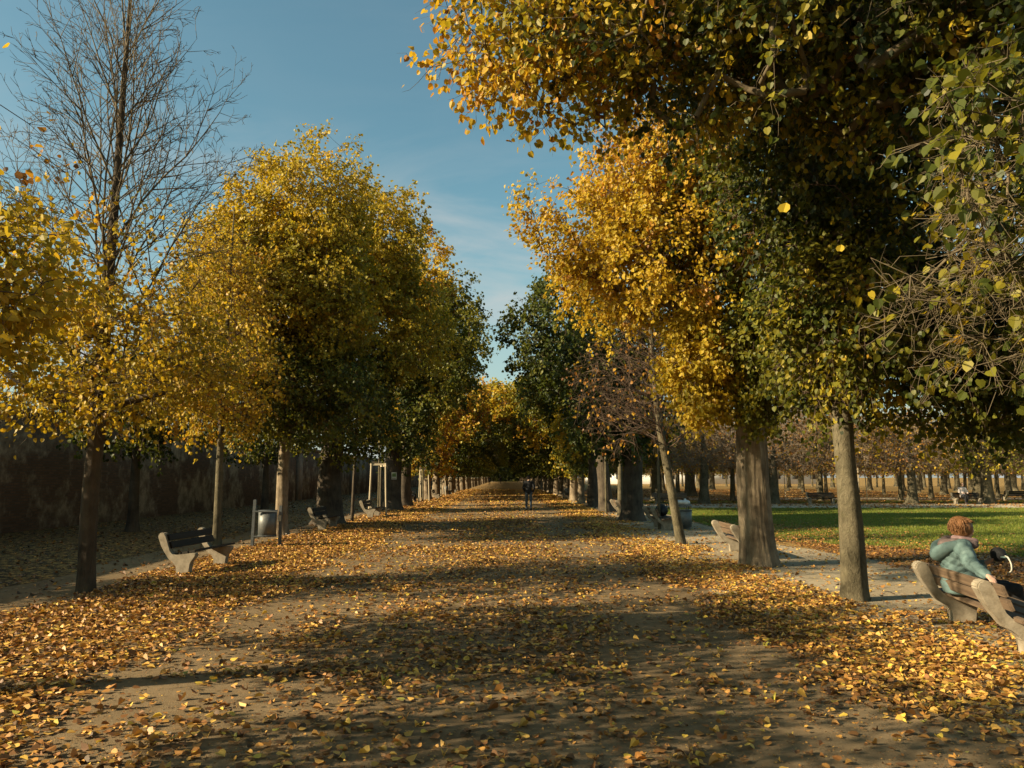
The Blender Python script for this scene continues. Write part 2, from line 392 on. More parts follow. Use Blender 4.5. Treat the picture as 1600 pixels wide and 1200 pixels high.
def spray(g, nmL, nmT, centers, nl, size, hue, hs, spread, droop=.7, out_c=None, detail=4, twigs=4, tr=.0035, jit=.05, curl=(.05, .3), wig=.08):
    """twigs round each clump centre, leaves along the twigs"""
    n = len(centers)
    if n == 0: return
    oc = np.mean(centers, 0) if out_c is None else np.asarray(out_c)
    outw = norm(centers - oc)
    d = norm(g.normal(size=(n, twigs, 3)) + outw[:, None] * .7 + np.array([0, 0, -.25 * droop]))
    L = spread * g.uniform(.6, 1.25, size=(n, twigs))
    tips = centers[:, None] + d * L[..., None]; tips[..., 2] -= droop * .18 * L
    if nmT is not None:
        mid = (centers[:, None] + tips) / 2 + g.normal(size=tips.shape) * spread * wig; q2 = mid * .45 + tips * .55 + g.normal(size=tips.shape) * spread * wig * .6
        a = np.repeat(centers, twigs, 0); prisms(nmT, a, mid.reshape(-1, 3), tr, tr * .8, 3); prisms(nmT, mid.reshape(-1, 3), q2.reshape(-1, 3), tr * .8, tr * .6, 3); prisms(nmT, q2.reshape(-1, 3), tips.reshape(-1, 3), tr * .6, tr * .3, 3)
    if nl <= 0: return
    N = n * nl; ci = np.repeat(np.arange(n), nl); tw = g.integers(0, twigs, N); u = g.uniform(.15, 1.05, N)
    P = centers[ci] + (tips[ci, tw] - centers[ci]) * u[:, None] + g.normal(size=(N, 3)) * jit
    T = outw[ci] * .45 + np.array([0, 0, -1.0 * droop]) + g.normal(size=(N, 3)) * .55
    NN = outw[ci] * .7 + np.array([0, 0, .35]) + g.normal(size=(N, 3)) * .6
    hc = np.clip(g.normal(hue, hs, n), 0, 1); h = np.clip(hc[ci] + g.normal(0, hs * .6, N), 0.0, 1.0)
    leaves(nmL, P, T, NN, size * g.uniform(.7, 1.2, N), h, g.uniform(*curl, N), detail)

def tree(name, label, base, trunk, radii, blobs, seed, group=None, bark=None, twig=None, n=20, flare=.45, rough=.03, limbs=(), bare=None,
         leafmat=None, tip=.005, step=.45, cat='tree', ridge=0.0, dens=7):
    """base (x,y); trunk pts are (x,y,z) in the world; blobs: dicts c r n nl size hue hs [spread droop detail twigs bias zmin]"""
    g = rng_(seed); loc = (base[0], base[1], 0)
    root = empty(name, loc, label, cat, group)
    t = NM(); loft(t, trunk, radii, n, flare, rough, seed, ridge=ridge, dens=dens)
    sk = Skeleton(); last = sk.path(np.asarray(trunk), radii)
    ntr = len(trunk)
    for lb in limbs:
        pts, rad, att = lb; loft(t, pts, rad, 10, 0, .05, seed + 3, True); par = att
        for q, r_ in zip(pts[1:], rad[1:]): par = sk.add(q, par, r_)
    t.build('trunk', bark or M_BARK, root, loc, True)
    br = NM(); lf = NM()
    for bi, b in enumerate(blobs):
        C = in_ell(g, b['n'], b['c'], b['r'], b.get('bias', .34), b.get('lump', .36), seed + bi)
        zm = b.get('zmin', 2.2); C = C[C[:, 2] > zm]
        if 'keep' in b: C = C[b['keep'](C)]
        sk.reach(C, g, step, .05, b.get('sag', .08), 3.0)
        spray(g, lf, br, C, b['nl'], b.get('size', .08), b['hue'], b.get('hs', .1), b.get('spread', .4), b.get('droop', .7), b['c'], b.get('detail', 4), b.get('twigs', 4), b.get('tr', .0035), b.get('jit', .05), (.05, .3), b.get('wig', .09))
    sk.mesh(br, tip)
    if bare: bare(g, br, lf)
    br.build('branches', twig or M_TWIG, root, loc, True)
    if lf.n: lf.build('crown', leafmat or M_LEAF, root, loc, False, True)
    return root

def twiggy(g, nm, p, d, L, r, lev, up=.25, lf=None):
    """recursive bare branch"""
    k = max(3, int(L / .28)); seg = L / k; d = norm(np.asarray(d, float)); p = np.asarray(p, float)
    P0 = []; P1 = []; Ra = []; Rb = []; kids = []
    for i in range(k):
        d = norm(d + g.normal(size=3) * .07 + np.array([0, 0, up * .12])); q = p + d * seg
        r0 = r * (1 - i / k) ** .8 + .0022; r1 = r * (1 - (i + 1) / k) ** .8 + .002
        P0.append(p); P1.append(q); Ra.append(r0); Rb.append(r1)
        if lev > 0 and i >= k * .12:
            for _ in range(1 + (g.random() < .55)): kids.append((q.copy(), d.copy(), L * (1 - i / k * .75), r0))
        p = q
    prisms(nm, P0, P1, Ra, Rb, 6 if r > .02 else 4 if r > .008 else 3)
    for (q, dd, l, rr) in kids:
        s = norm(np.cross(dd, g.normal(size=3))); nd = norm(dd * g.uniform(.7, 1.0) + s * g.uniform(.5, .85))
        twiggy(g, nm, q, nd, l * g.uniform(.38, .6), min(rr * .55, .03), lev - 1, up)

AV = 'linden trees lining the avenue'
# --- left row
def bare_top(x, y, z0, z1, n, seed, spread=.6, r=.05, L=(2.2, 4.2), lev=2):
    def f(g, br, lf):
        for i in range(n):
            z = z0 + (z1 - z0) * (i / n); a = i * 2.4 + g.uniform(-.3, .3)
            d = (math.cos(a) * spread, math.sin(a) * spread, 1.0)
            k = 1 - .45 * i / n
            twiggy(g, br, (x, y, z), d, g.uniform(*L) * k, r * k, lev)
    return f
tree('linden_tree', 'yellow linden cut by the left edge with bare upper twigs', (-6.3, 5.9), [(-6.3, 5.9, -.1), (-6.3, 5.9, 1.2), (-6.25, 5.95, 2.6), (-6.3, 6, 4.5), (-6.2, 6, 7.5)], [.2, .17, .15, .09, .03],
     [dict(c=(-6.6, 6.2, 3.3), r=(2.7, 2.5, .95), n=360, nl=26, size=.07, hue=.70, hs=.06, spread=.4),
      dict(c=(-5.4, 7.5, 3.6), r=(1.15, 1.2, .9), n=190, nl=32, size=.07, hue=.68, hs=.06, spread=.38),
      dict(c=(-8.5, 9.3, 8.3), r=(1.3, 1.4, 1.1), n=110, nl=22, size=.09, hue=.7, hs=.08, spread=.45),  # unseen high clump, added to throw shade on the lawn edge
      dict(c=(-5.5, 7.6, 5.2), r=(.9, 1.0, .9), n=20, nl=5, size=.085, hue=.72, hs=.1, spread=.4)], 11, AV, bark=M_BARK_DARK,
     bare=bare_top(-6.2, 6, 4.0, 7.0, 9, 1, .75, .035, (2.2, 3.6)))
T_near = tree('linden_tree.014', 'yellow linden beside the camera whose shade dapples the near path', (-6.3, .2), [(-6.3, .2, -.1), (-6.3, .2, 1.2), (-6.25, .2, 2.6), (-6.3, .5, 5.5), (-6.8, 3.0, 12.2)], [.22, .19, .17, .13, .04],
     [dict(c=(-6.4, .5, 3.4), r=(3.0, 3.3, 1.25), n=300, nl=16, size=.085, hue=.66, hs=.08, spread=.45),
      dict(c=(-6.3, 2.9, 3.2), r=(2.6, 1.3, 1.0), n=170, nl=14, size=.085, hue=.68, hs=.08, spread=.45),  # clump added to thicken the dapple on the near path
      dict(c=(-7.0, 4.6, 12.4), r=(2.5, 2.9, 1.7), n=330, nl=26, size=.10, hue=.66, hs=.08, spread=.5),  # unseen treetop added to keep sun off the overhanging boughs
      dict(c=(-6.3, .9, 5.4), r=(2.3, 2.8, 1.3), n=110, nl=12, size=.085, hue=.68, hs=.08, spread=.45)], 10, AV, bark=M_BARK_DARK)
tree('added_shade_tree', 'unseen low yellow tree added near the wall to shade the half bare trunk', (-11.6, 10.4), [(-11.6, 10.4, -.1), (-11.6, 10.4, 1), (-11.6, 10.4, 2.4), (-11.6, 10.4, 4)], [.16, .13, .1, .03],  # unseen tree, added for the shade it throws on the trunk
     [dict(c=(-11.6, 10.4, 3.3), r=(1.7, 1.4, 1.7), n=220, nl=18, size=.10, hue=.6, hs=.08, spread=.45, zmin=1.4)], 9, AV, bark=M_BARK_DARK)
for k_, (x_, y_) in enumerate(((-6.2, -6.5), (5.2, -2.5), (5.1, -9.0), (-6.3, -13.0))):
    copy_thing(T_near, (x_, y_, 0), 'yellow linden standing behind the camera', .9 + k_, group=AV)
tree('linden_tree.001', 'half bare linden with yellow lower skirt and leafless top, behind the left bench', (-6.2, 12.1),
     [(-6.2, 12.1, -.1), (-6.22, 12.1, 1.4), (-6.18, 12.1, 2.6), (-6.15, 12.1, 4.5), (-6.1, 12.1, 7), (-6.05, 12.1, 10.5)], [.125, .112, .115, .085, .05, .012],
     [dict(c=(-6.25, 12.1, 3.5), r=(2.1, 2.0, 1.05), n=500, nl=18, size=.068, hue=.70, hs=.06, spread=.5),
      dict(c=(-6.2, 12.1, 4.8), r=(1.7, 1.7, 1.0), n=170, nl=11, size=.066, hue=.74, hs=.07, spread=.5),
      dict(c=(-7.0, 12.1, 6.2), r=(1.5, 1.5, .8), n=16, nl=4, size=.075, hue=.84, hs=.08, spread=.4)], 12, AV, bark=M_BARK_DARK, flare=.2,
     twig=M_TWIG_MID, limbs=[([(-6.2, 12.1, 2.6), (-6.8, 11.9, 2.85), (-7.5, 11.8, 3.3)], [.1, .075, .04], 2), ([(-6.2, 12.1, 2.7), (-5.6, 12.0, 2.85), (-5.0, 12, 3.0)], [.085, .06, .03], 2),
            ([(-6.2, 12.1, 2.9), (-6.5, 11.9, 3.5), (-6.9, 11.6, 4.2)], [.08, .06, .03], 2)],
     bare=bare_top(-6.12, 12.1, 3.4, 9.0, 24, 2, .43, .021, (2.4, 4.8), 3))
tree('linden_tree.002', 'slim young linden with all yellow crown behind the left bench seat', (-7.3, 20.5), [(-7.3, 20.5, -.1), (-7.3, 20.5, 1.5), (-7.3, 20.5, 3), (-7.25, 20.5, 5.5), (-7.2, 20.5, 8.8)], [.11, .09, .075, .05, .01],
     [dict(c=(-7.6, 20.5, 3.9), r=(1.75, 1.6, 1.35), n=360, nl=15, size=.08, hue=.74, hs=.06, spread=.5),
      dict(c=(-7.4, 20.5, 6.3), r=(1.35, 1.3, 2.3), n=380, nl=13, size=.08, hue=.73, hs=.06, spread=.5)], 13, AV, bark=M_BARK_SMOOTH, flare=.2, rough=.015)
GREENY = .52
tree('linden_tree.003', 'large full yellow green linden beside the litter bin post', (-6.6, 23.8), [(-6.6, 23.8, -.1), (-6.6, 23.8, 1.4), (-6.55, 23.8, 2.8), (-6.4, 23.8, 5.5), (-6.1, 23.8, 10.5)], [.185, .165, .16, .13, .03],
     [dict(c=(-6.3, 23.7, 4.4), r=(2.7, 2.5, 1.9), n=620, nl=32, size=.088, hue=.32, hs=.10, spread=.5),
      dict(c=(-6.6, 23.7, 7.2), r=(3.3, 2.5, 2.8), lump=.25, n=1100, nl=34, size=.088, hue=.61, hs=.07, spread=.5),
      dict(c=(-7.7, 23.7, 7.6), r=(1.5, 1.9, 2.2), n=330, nl=34, size=.088, hue=.66, hs=.07, spread=.5),
      dict(c=(-6.4, 23.7, 9.7), r=(2.6, 1.9, 2.3), lump=.2, n=560, nl=34, size=.088, hue=.66, hs=.06, spread=.5)], 14, AV)
tree('linden_tree.004', 'tall golden linden on a thick dark trunk behind the shaded left bench', (-6.3, 28.8), [(-6.3, 28.8, -.1), (-6.3, 28.8, 1.2), (-6.2, 28.8, 3), (-5.8, 28.8, 6), (-5.0, 28.8, 11.5)], [.50, .42, .38, .22, .04],
     [dict(c=(-5.3, 28.7, 4.6), r=(3.2, 2.6, 2.1), n=640, nl=32, size=.10, hue=.30, hs=.10, spread=.55, keep=lambda C: C[:, 0] < -4.3 + .5 * np.maximum(0, C[:, 2] - 5)),
      dict(c=(-5.1, 28.7, 7.9), r=(3.0, 2.4, 2.9), lump=.25, n=820, nl=34, size=.10, hue=.60, hs=.07, spread=.55),
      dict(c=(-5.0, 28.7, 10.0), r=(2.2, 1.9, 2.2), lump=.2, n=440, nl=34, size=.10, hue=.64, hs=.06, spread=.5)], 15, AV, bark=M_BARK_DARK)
tree('linden_tree.005', 'tall linden with bronze edge leaning over the path, small sign on its trunk', (-5.8, 41), [(-5.8, 41, -.1), (-5.8, 41, 1.5), (-5.7, 41, 3.4), (-5.2, 41, 7), (-4.2, 41, 13)], [.52, .45, .4, .25, .04],
     [dict(c=(-4.6, 41, 5.0), r=(3.3, 3.0, 2.6), n=520, nl=28, size=.13, hue=.18, hs=.12, spread=.6, keep=lambda C: C[:, 0] < -4.1 + .8 * np.maximum(0, C[:, 2] - 5.6)),  # deep shade of the lower crown put into its leaf hue
      dict(c=(-3.9, 40.6, 8.2), r=(2.8, 2.8, 3.0), n=600, nl=30, size=.13, hue=.36, hs=.08, spread=.6),
      dict(c=(-4.4, 40.6, 11.2), r=(2.0, 2.0, 2.6), n=360, nl=28, size=.14, hue=.74, hs=.07, spread=.55)], 16, AV, bark=M_BARK_DARK)
tree('linden_tree.006', 'olive linden next beyond the sign-bearing tree in the left row', (-5.8, 46.5), [(-5.8, 46.5, -.1), (-5.8, 46.5, 1.5), (-5.7, 46.5, 3.4), (-5.2, 46.5, 7), (-4.2, 46.5, 11)], [.4, .33, .3, .2, .04],
     [dict(c=(-4.3, 46.5, 5.6), r=(3.5, 3.0, 3.0), n=520, nl=26, size=.14, hue=.20, hs=.12, spread=.6, keep=lambda C: C[:, 0] < -4.1 + .8 * np.maximum(0, C[:, 2] - 6.2)),  # lower crown darkened by leaf hue, standing in for shade
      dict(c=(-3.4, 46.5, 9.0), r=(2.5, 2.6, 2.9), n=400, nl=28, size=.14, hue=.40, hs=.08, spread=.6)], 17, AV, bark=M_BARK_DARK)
for (nm_, lb_, x_, y_, sd_) in (('linden_tree.016', 'low dark green tree against the wall, behind the slim yellow linden', -11.6, 25.2, 71), ('linden_tree.017', 'low dark green tree against the wall, between the bin and the sign-bearing trunk', -11.4, 38.2, 72)):  # placed to shade bench and sign trunk; dark leaves show above the wall
    tree(nm_, lb_, (x_, y_), [(x_, y_, -.1), (x_, y_, 1), (x_, y_, 2.6), (x_, y_, 5)], [.18, .15, .12, .03],
     [dict(c=(x_, y_, 4.3), r=(2.3, 2.4, 1.9), n=420, nl=26, size=.11, hue=.22, hs=.12, spread=.5, zmin=2.5)], sd_, AV, bark=M_BARK_DARK)
# --- right row
tree('linden_tree.007', 'nearest linden on the right, trunk outside the frame, boughs hanging over the top right corner', (5.6, 6.0), [(5.6, 6.0, -.1), (5.55, 6.0, 1.5), (5.5, 6.05, 3.0), (5.3, 6.2, 5.0), (5.0, 6.5, 8)], [.28, .22, .2, .15, .05],
     [dict(c=(2.9, 7.9, 6.5), r=(2.7, 1.3, 1.05), n=440, nl=30, size=.066, hue=.42, hs=.2, spread=.42, detail=5, zmin=4.6),  # this and the right-hand clumps: shade put into the leaf hue
      dict(c=(.45, 8.0, 6.45), r=(1.2, 1.0, .9), n=170, nl=26, size=.066, hue=.74, hs=.1, spread=.42, detail=5, zmin=4.9),  # golden hue paints the sunlit tip of the bough
      dict(c=(2.2, 9.5, 7.3), r=(2.2, 1.1, .9), n=300, nl=28, size=.07, hue=.42, hs=.2, spread=.42, zmin=5.4),  # hidden depth of foliage, added to shade the next tree's crown
      dict(c=(4.2, 7.3, 6.9), r=(2.2, 1.7, 1.6), n=480, nl=32, size=.07, hue=.30, hs=.2, spread=.42, detail=5, zmin=4.6),
      dict(c=(5.6, 6.6, 5.0), r=(1.9, 1.7, 1.9), n=420, nl=30, size=.07, hue=.18, hs=.14, spread=.42, detail=5, zmin=2.5),
      dict(c=(4.1, 5.9, 3.35), r=(.8, 1.2, .95), n=150, nl=5, size=.085, hue=.42, hs=.14, spread=.36, detail=5, twigs=9, tr=.0036, bias=.4, wig=.3),
      dict(c=(3.35, 5.1, 4.05), r=(.5, .5, .5), n=26, nl=9, size=.082, hue=.30, hs=.10, spread=.3, detail=5, twigs=5)], 21, AV, twig=M_TWIG_MID, tip=.005,
     limbs=[([(5.45, 6.1, 3.6), (4.6, 6.9, 5.4), (3.2, 7.6, 6.5), (1.2, 8.0, 6.9)], [.13, .11, .075, .03], 3),
            ([(5.45, 6.1, 3.2), (4.9, 5.9, 3.5), (4.3, 5.8, 3.9)], [.08, .06, .035], 2)])
tree('linden_tree.008', 'green linden on a smooth pale trunk standing nearest the seated woman', (4.82, 11.25), [(4.82, 11.25, -.1), (4.82, 11.25, 1.2), (4.80, 11.3, 2.6), (4.85, 11.4, 4.4), (5.1, 11.7, 7)], [.17, .146, .138, .10, .03],
     [dict(c=(6.9, 10.6, 3.5), r=(1.3, 1.2, 1.2), n=240, nl=26, size=.085, hue=.2, hs=.1, spread=.4),
      dict(c=(5.7, 11.0, 3.9), r=(1.9, 1.6, 1.35), n=580, nl=38, size=.068, hue=.30, hs=.10, spread=.4, detail=5),
      dict(c=(4.7, 10.7, 4.0), r=(.9, 1.2, 1.3), n=220, nl=30, size=.07, hue=.44, hs=.13, spread=.4, detail=5, twigs=6),
      dict(c=(5.1, 11.2, 6.4), r=(2.1, 1.9, 2.0), n=640, nl=30, size=.08, hue=.20, hs=.14, spread=.4)], 22, AV, bark=M_BARK_SMOOTH, flare=.3, rough=.035, n=40, dens=16, ridge=.003)  # shade on the upper crown painted as a darker leaf hue
tree('linden_tree.009', 'big linden on a broad furrowed trunk, golden bough to the left and green face', (4.85, 15.6), [(4.9, 15.6, -.1), (4.85, 15.6, .9), (4.8, 15.6, 2.7), (4.75, 15.6, 4.6), (4.8, 15.6, 8.5)], [.345, .30, .285, .2, .04],
     [dict(c=(2.75, 15.5, 6.2), r=(2.15, 1.8, 1.45), n=680, nl=34, size=.072, hue=.74, hs=.05, spread=.42, keep=lambda C: C[:, 2] > 4.2 + .28 * (C[:, 0] - 1)),
      dict(c=(3.3, 15.5, 7.8), r=(1.7, 1.7, 1.3), n=430, nl=32, size=.072, hue=.80, hs=.06, spread=.42),
      dict(c=(3.7, 14.9, 3.9), r=(.62, .8, 1.25), lump=.2, zmin=2.7, n=260, nl=38, size=.074, hue=.70, hs=.05, spread=.4, droop=1.1),
      dict(c=(5.0, 14.4, 4.1), r=(1.05, .8, 1.55), n=380, nl=38, size=.072, hue=.43, hs=.08, spread=.4, droop=.9),
      dict(c=(5.2, 15.2, 6.8), r=(1.9, 1.9, 2.7), n=640, nl=28, size=.085, hue=.18, hs=.13, spread=.45)], 23, AV, n=110, flare=.30, rough=.03, ridge=.016, dens=22,  # dark hue of this top clump stands in for shade
     limbs=[([(4.75, 15.5, 3.7), (4.1, 15.3, 4.35), (3.3, 15.2, 5.0), (2.1, 15.2, 5.4), (1.3, 15.3, 6.0)], [.17, .135, .11, .06, .03], 2)])
def lean_crown(g, br, lf):
    for i in range(90):
        u = i / 90; z = 2.4 + 4.2 * u; x = 4.45 - .62 * min(1, z / 5) - .05 * u; a = g.uniform(0, 6.28)
        twiggy(g, br, (x, 20.5, z), (math.cos(a) - .25, math.sin(a) * .8, .45), g.uniform(1.1, 2.0) * (1 - .4 * u), .016, 2, .2)
tree('linden_tree.010', 'thin leaning tree with bare reddish twigs in front of the broad trunks', (4.47, 20.5), [(4.47, 20.5, -.1), (4.2, 20.5, 1.6), (3.95, 20.5, 3.2), (3.82, 20.5, 5), (3.75, 20.5, 7)], [.13, .105, .085, .06, .02],
     [dict(c=(3.2, 20.7, 4.3), r=(1.4, 1.4, 2.0), n=110, nl=4, size=.08, hue=.93, hs=.09, spread=.45, twigs=8)], 24, AV, bark=M_BARK_SMOOTH, flare=.1, rough=.015, bare=lean_crown)
tree('linden_tree.011', 'dark green linden on a thick black trunk behind the bag bench', (4.9, 31.2), [(4.9, 31.2, -.1), (4.95, 31.2, 1.5), (5, 31.2, 3.4), (4.9, 31.2, 6), (4.8, 31.2, 9)], [.42, .36, .33, .2, .04],
     [dict(c=(4.6, 31.2, 4.3), r=(2.3, 2.5, 2.0), n=420, nl=26, size=.125, hue=.16, hs=.10, spread=.55),
      dict(c=(4.6, 31.2, 7.0), r=(2.3, 2.3, 2.2), n=380, nl=26, size=.125, hue=.20, hs=.12, spread=.55)], 25, AV, bark=M_BARK_DARK)
tree('linden_tree.012', 'tall dark green linden with pointed top closing the right side of the gap', (4.95, 39.5), [(4.95, 39.5, -.1), (4.85, 39.5, 1.5), (4.6, 39.5, 3.4), (4.0, 39.5, 7), (3.0, 39.5, 10.5)], [.36, .31, .28, .2, .04],
     [dict(c=(3.3, 39.3, 5.2), r=(3.0, 2.8, 2.3), n=520, nl=26, size=.14, hue=.15, hs=.10, spread=.6, keep=lambda C: C[:, 0] > 3.2 - 1.2 * np.maximum(0, C[:, 2] - 5.2)),
      dict(c=(2.6, 39.3, 9.0), r=(2.4, 2.3, 3.0), n=520, nl=26, size=.14, hue=.20, hs=.10, spread=.6)], 26, AV, bark=M_BARK_DARK)
tree('linden_tree.013', 'olive linden with a golden twig spray on its left edge in the right row', (5.0, 46), [(5, 46, -.1), (5, 46, 1.5), (5, 46, 3.4), (4.6, 46, 6), (4.2, 46, 8.5)], [.33, .28, .25, .18, .04],
     [dict(c=(4.0, 46, 5.2), r=(2.6, 2.8, 2.9), n=420, nl=24, size=.15, hue=.30, hs=.14, spread=.6, keep=lambda C: C[:, 0] > 3.4 - 1.0 * np.maximum(0, C[:, 2] - 6)),
      dict(c=(3.3, 44.5, 4.3), r=(.5, 1.2, 1.6), n=60, nl=24, size=.14, hue=.68, hs=.06, spread=.45)], 27, AV, bark=M_BARK_DARK)

# --- saplings in the gaps of both rows
def sapling(name, label, x, y, h, r, hue, n, seed, bark=None, lean=0., zl=2.4, w=.7):
    return tree(name, label, (x, y), [(x, y, -.1), (x + lean * .5, y, h * .5), (x + lean, y, h)], [r, r * .7, r * .2],
         [dict(c=(x + lean * .8, y, (zl + h) / 2 + .2), r=(w, w, (h - zl) / 2), n=n, nl=12, size=.12, hue=hue, hs=.07, spread=.4)], seed, 'young trees planted in the rows', bark=bark or M_BARK_SMOOTH, flare=.1, rough=.01, n=10)
sapling('young_tree', 'dark thin sapling leaning beside the thick dark trunk on the left', -5.8, 30.5, 5.5, .07, .45, 40, 31, M_BARK_DARK, .15)
sapling('young_tree.001', 'young tree held in the nearest pale stake frame on the left', -5.55, 35.2, 6.0, .05, .75, 90, 32, None, 0, 2.7, .8)
sapling('young_tree.002', 'young tree held in the second stake frame from the camera', -5.65, 55.0, 5.5, .06, .78, 90, 33, None, 0, 2.6, .9)
sapling('young_tree.003', 'young tree held in the farthest stake frame on the left', -5.6, 70.0, 5.5, .06, .72, 80, 34, None, 0, 2.6, .9)
sapling('young_tree.004', 'thin upright sapling right behind the bench with the dark bag', 5.0, 26.2, 5.0, .055, .9, 30, 35, M_BARK_SMOOTH, 0, 2.6, .7)
sapling('young_tree.005', 'slim trunk sapling left of the thick black trunk on the right', 5.05, 35.5, 6.0, .13, .3, 60, 36, None, .1, 2.6, 1.0)
sapling('young_tree.006', 'pole thin sapling between dark trunks on the right side', 4.6, 36.8, 6.0, .06, .35, 60, 37, None, 0, 2.6, .9)

# --- clipped trees that close over the avenue as a tunnel (local frame: trunk at the origin, path towards +x)
def arch_proto(name, label, seed, hue, hs, n=620, bark=M_BARK):
    g = rng_(seed); root = empty(name, (0, 0, 0), label, 'tree', 'clipped trees forming the tunnel')
    t = NM(); loft(t, [(0, 0, -.1), (0, 0, 1.2), (.05, 0, 2.6), (.2, 0, 4.5), (.6, 0, 6.8)], [.34, .27, .25, .17, .04], 14, .4, .04, seed); t.build('trunk', bark, root, (0, 0, 0), True)
    C = np.stack([g.uniform(-2.3, 5.6, n * 5), g.uniform(-3.2, 3.2, n * 5), g.uniform(2.15, 8.7, n * 5)], 1)
    wv = 1 + .09 * np.sin(C[:, 1] * 1.9 + seed) + .10 * np.sin(C[:, 0] * 2.7 + C[:, 1] * 1.3)
    e = ((C[:, 0] - 5.5) / (4.7 * wv)) ** 2 + ((C[:, 2] - .4) / (6.1 * wv)) ** 2
    top = 8.7 - .12 * np.abs(C[:, 0] - 2.5) ** 1.5
    C = C[(e > 1) & (C[:, 2] < top) & ((C[:, 0] < 2.2) | (C[:, 2] > 2.8))]
    e = ((C[:, 0] - 5.5) / 4.7) ** 2 + ((C[:, 2] - .4) / 6.1) ** 2
    shell = (e < 1.5) | (np.abs(C[:, 1]) > 2.3) | (C[:, 2] > 6.8) | (C[:, 0] < -1.4) | (g.random(len(C)) < .35); C = C[shell][:n]
    sk = Skeleton(); sk.path(np.array([(0, 0, 0), (0, 0, 2.2), (.05, 0, 3.2), (.2, 0, 4.5), (.6, 0, 6.8)]), [.3, .25, .22, .17, .04])
    br = NM(); lf = NM(); sk.reach(C, g, .8, .08, .1, 3.0); sk.mesh(br, .008); br.build('branches', M_TWIG, root, (0, 0, 0), True)
    spray(g, lf, None, C, 24, .165, hue, hs, .55, .6, (2, 0, 4), 4, 4, .004, .1)
    lf.build('crown', M_LEAF, root, (0, 0, 0), False, True)
    return root
A_yel = arch_proto('tunnel_tree', 'golden clipped tree forming the right half of the tunnel mouth', 41, .62, .14)
A_bro = arch_proto('tunnel_tree.001', 'bronze brown clipped tree forming the left half of the tunnel mouth', 42, .72, .16, 700)
A_grn = arch_proto('tunnel_tree.002', 'shade-darkened clipped tree second in the left tunnel row', 43, .20, .13, 760)  # shade inside the tunnel put into the leaf hue, copies share it
TG = 'clipped trees forming the tunnel'
A_bro.location = (-5.7, 58.5, 0)
A_yel.location = (4.85, 57.0, 0); A_yel.rotation_euler = (0, 0, math.pi)
A_grn.location = (-5.7, 66.0, 0)
copy_thing(A_grn, (4.85, 51.5, 0), 'shade-darkened clipped tree just before the golden one on the right', math.pi, scale=(.72, .9, .95), group=TG)
copy_thing(A_grn, (4.85, 63.5, 0), 'shade-darkened clipped tree right behind the golden one in the right tunnel row', math.pi + .05, scale=(1, 1, .95), group=TG)
copy_thing(A_grn, (-5.7, 76.0, 0), 'shade-darkened clipped tree past the farthest stake frame on the left', .04, scale=(1, .9, .93), group=TG)
copy_thing(A_grn, (4.85, 69.8, 0), 'shade-darkened clipped tree third in the right tunnel row', math.pi - .05, scale=(1.0, 1, .88), group=TG)
for k, (x, y) in enumerate(((-7, 275), (-3.2, 279), (.6, 276), (4.2, 280), (8, 275), (-11, 283), (12, 284), (-1.4, 290), (2.6, 291))):
    copy_thing(A_grn, (x, y, -1.9 - .3 * (k % 3)), 'shade-darkened tree standing across the far end of the tunnel', .7 * k, scale=(1.1, 1.1, 1.15), group='trees closing the far end of the tunnel')
g0 = rng_(5)
protos = [A_grn]
for side, x, rz in ((0, -5.7, 0), (1, 4.85, math.pi)):
    for i, y in enumerate(np.arange(82 if side == 0 else 76, 262, 6.6)):
        copy_thing(protos[0], (x + g0.uniform(-.2, .2), y, 0), 'dim clipped tree deep inside the tunnel, %s row' % ('left' if side == 0 else 'right'), rz + g0.uniform(-.08, .08), scale=(1, 1, g0.uniform(.9, 1.02)), group=TG)

# --- pollarded park trees beyond the lawn
def park_proto(name, label, seed, hue, hs, nl, n=300, pale=True, tk=1.0):
    g = rng_(seed); root = empty(name, (0, 0, 0), label, 'tree', 'pollarded trees beyond the lawn')
    t = NM(); loft(t, [(0, 0, -.1), (.02, 0, 1.0), (.0, 0, 2.3), (.05, 0, 3.6), (0, 0, 5.2)], np.array([.42, .33, .30, .18, .05]) * tk, 14, .45, .05, seed)
    t.build('trunk', M_BARK_SMOOTH, root, (0, 0, 0), True)
    C = np.stack([g.uniform(-2.25, 2.25, n), g.uniform(-2.2, 2.2, n), g.uniform(2.3, 6.2, n)], 1)
    C = C[np.hypot(C[:, 0], C[:, 1]) > .4]; C[:, 2] -= .10 * np.hypot(C[:, 0], C[:, 1]) ** 1.6 * (C[:, 2] > 5)
    sk = Skeleton(); sk.path(np.array([(0, 0, 0), (0, 0, 2.2), (0, 0, 3), (0, 0, 4), (0, 0, 5.2)]), [.3, .3, .24, .15, .05])
    br = NM(); lf = NM(); sk.reach(C, g, .5, .12, .12, 3.0); sk.mesh(br, .012)
    spray(g, lf, br, C, nl, .13, hue, hs, .5, .5, (0, 0, 3.5), 4, 7, .009, .1)
    br.build('branches', M_TWIG_PALE if pale else M_TWIG, root, (0, 0, 0), True); lf.build('crown', M_LEAF, root, (0, 0, 0), False, True)
    return root
PG = 'pollarded trees beyond the lawn'
K1 = park_proto('pollard_tree', 'pollarded tree with bare twigs, first right of the broad furrowed trunk', 51, .95, .04, 2, 520, True, .82)
K2 = park_proto('pollard_tree.001', 'olive leaved pollard beside the far seated figure, right of the bench', 52, .47, .12, 10, 380, False)
K3 = park_proto('pollard_tree.002', 'russet pollarded tree left of the far seated figure', 53, .88, .08, 4, 520, True, .8)
K4 = park_proto('pollard_tree.003', 'slim trunked pollard in the second row of the park, beside the pale stake tripod', 54, .84, .12, 5, 420, True, .42)
K4.location = (28.4, 57.6, 0)
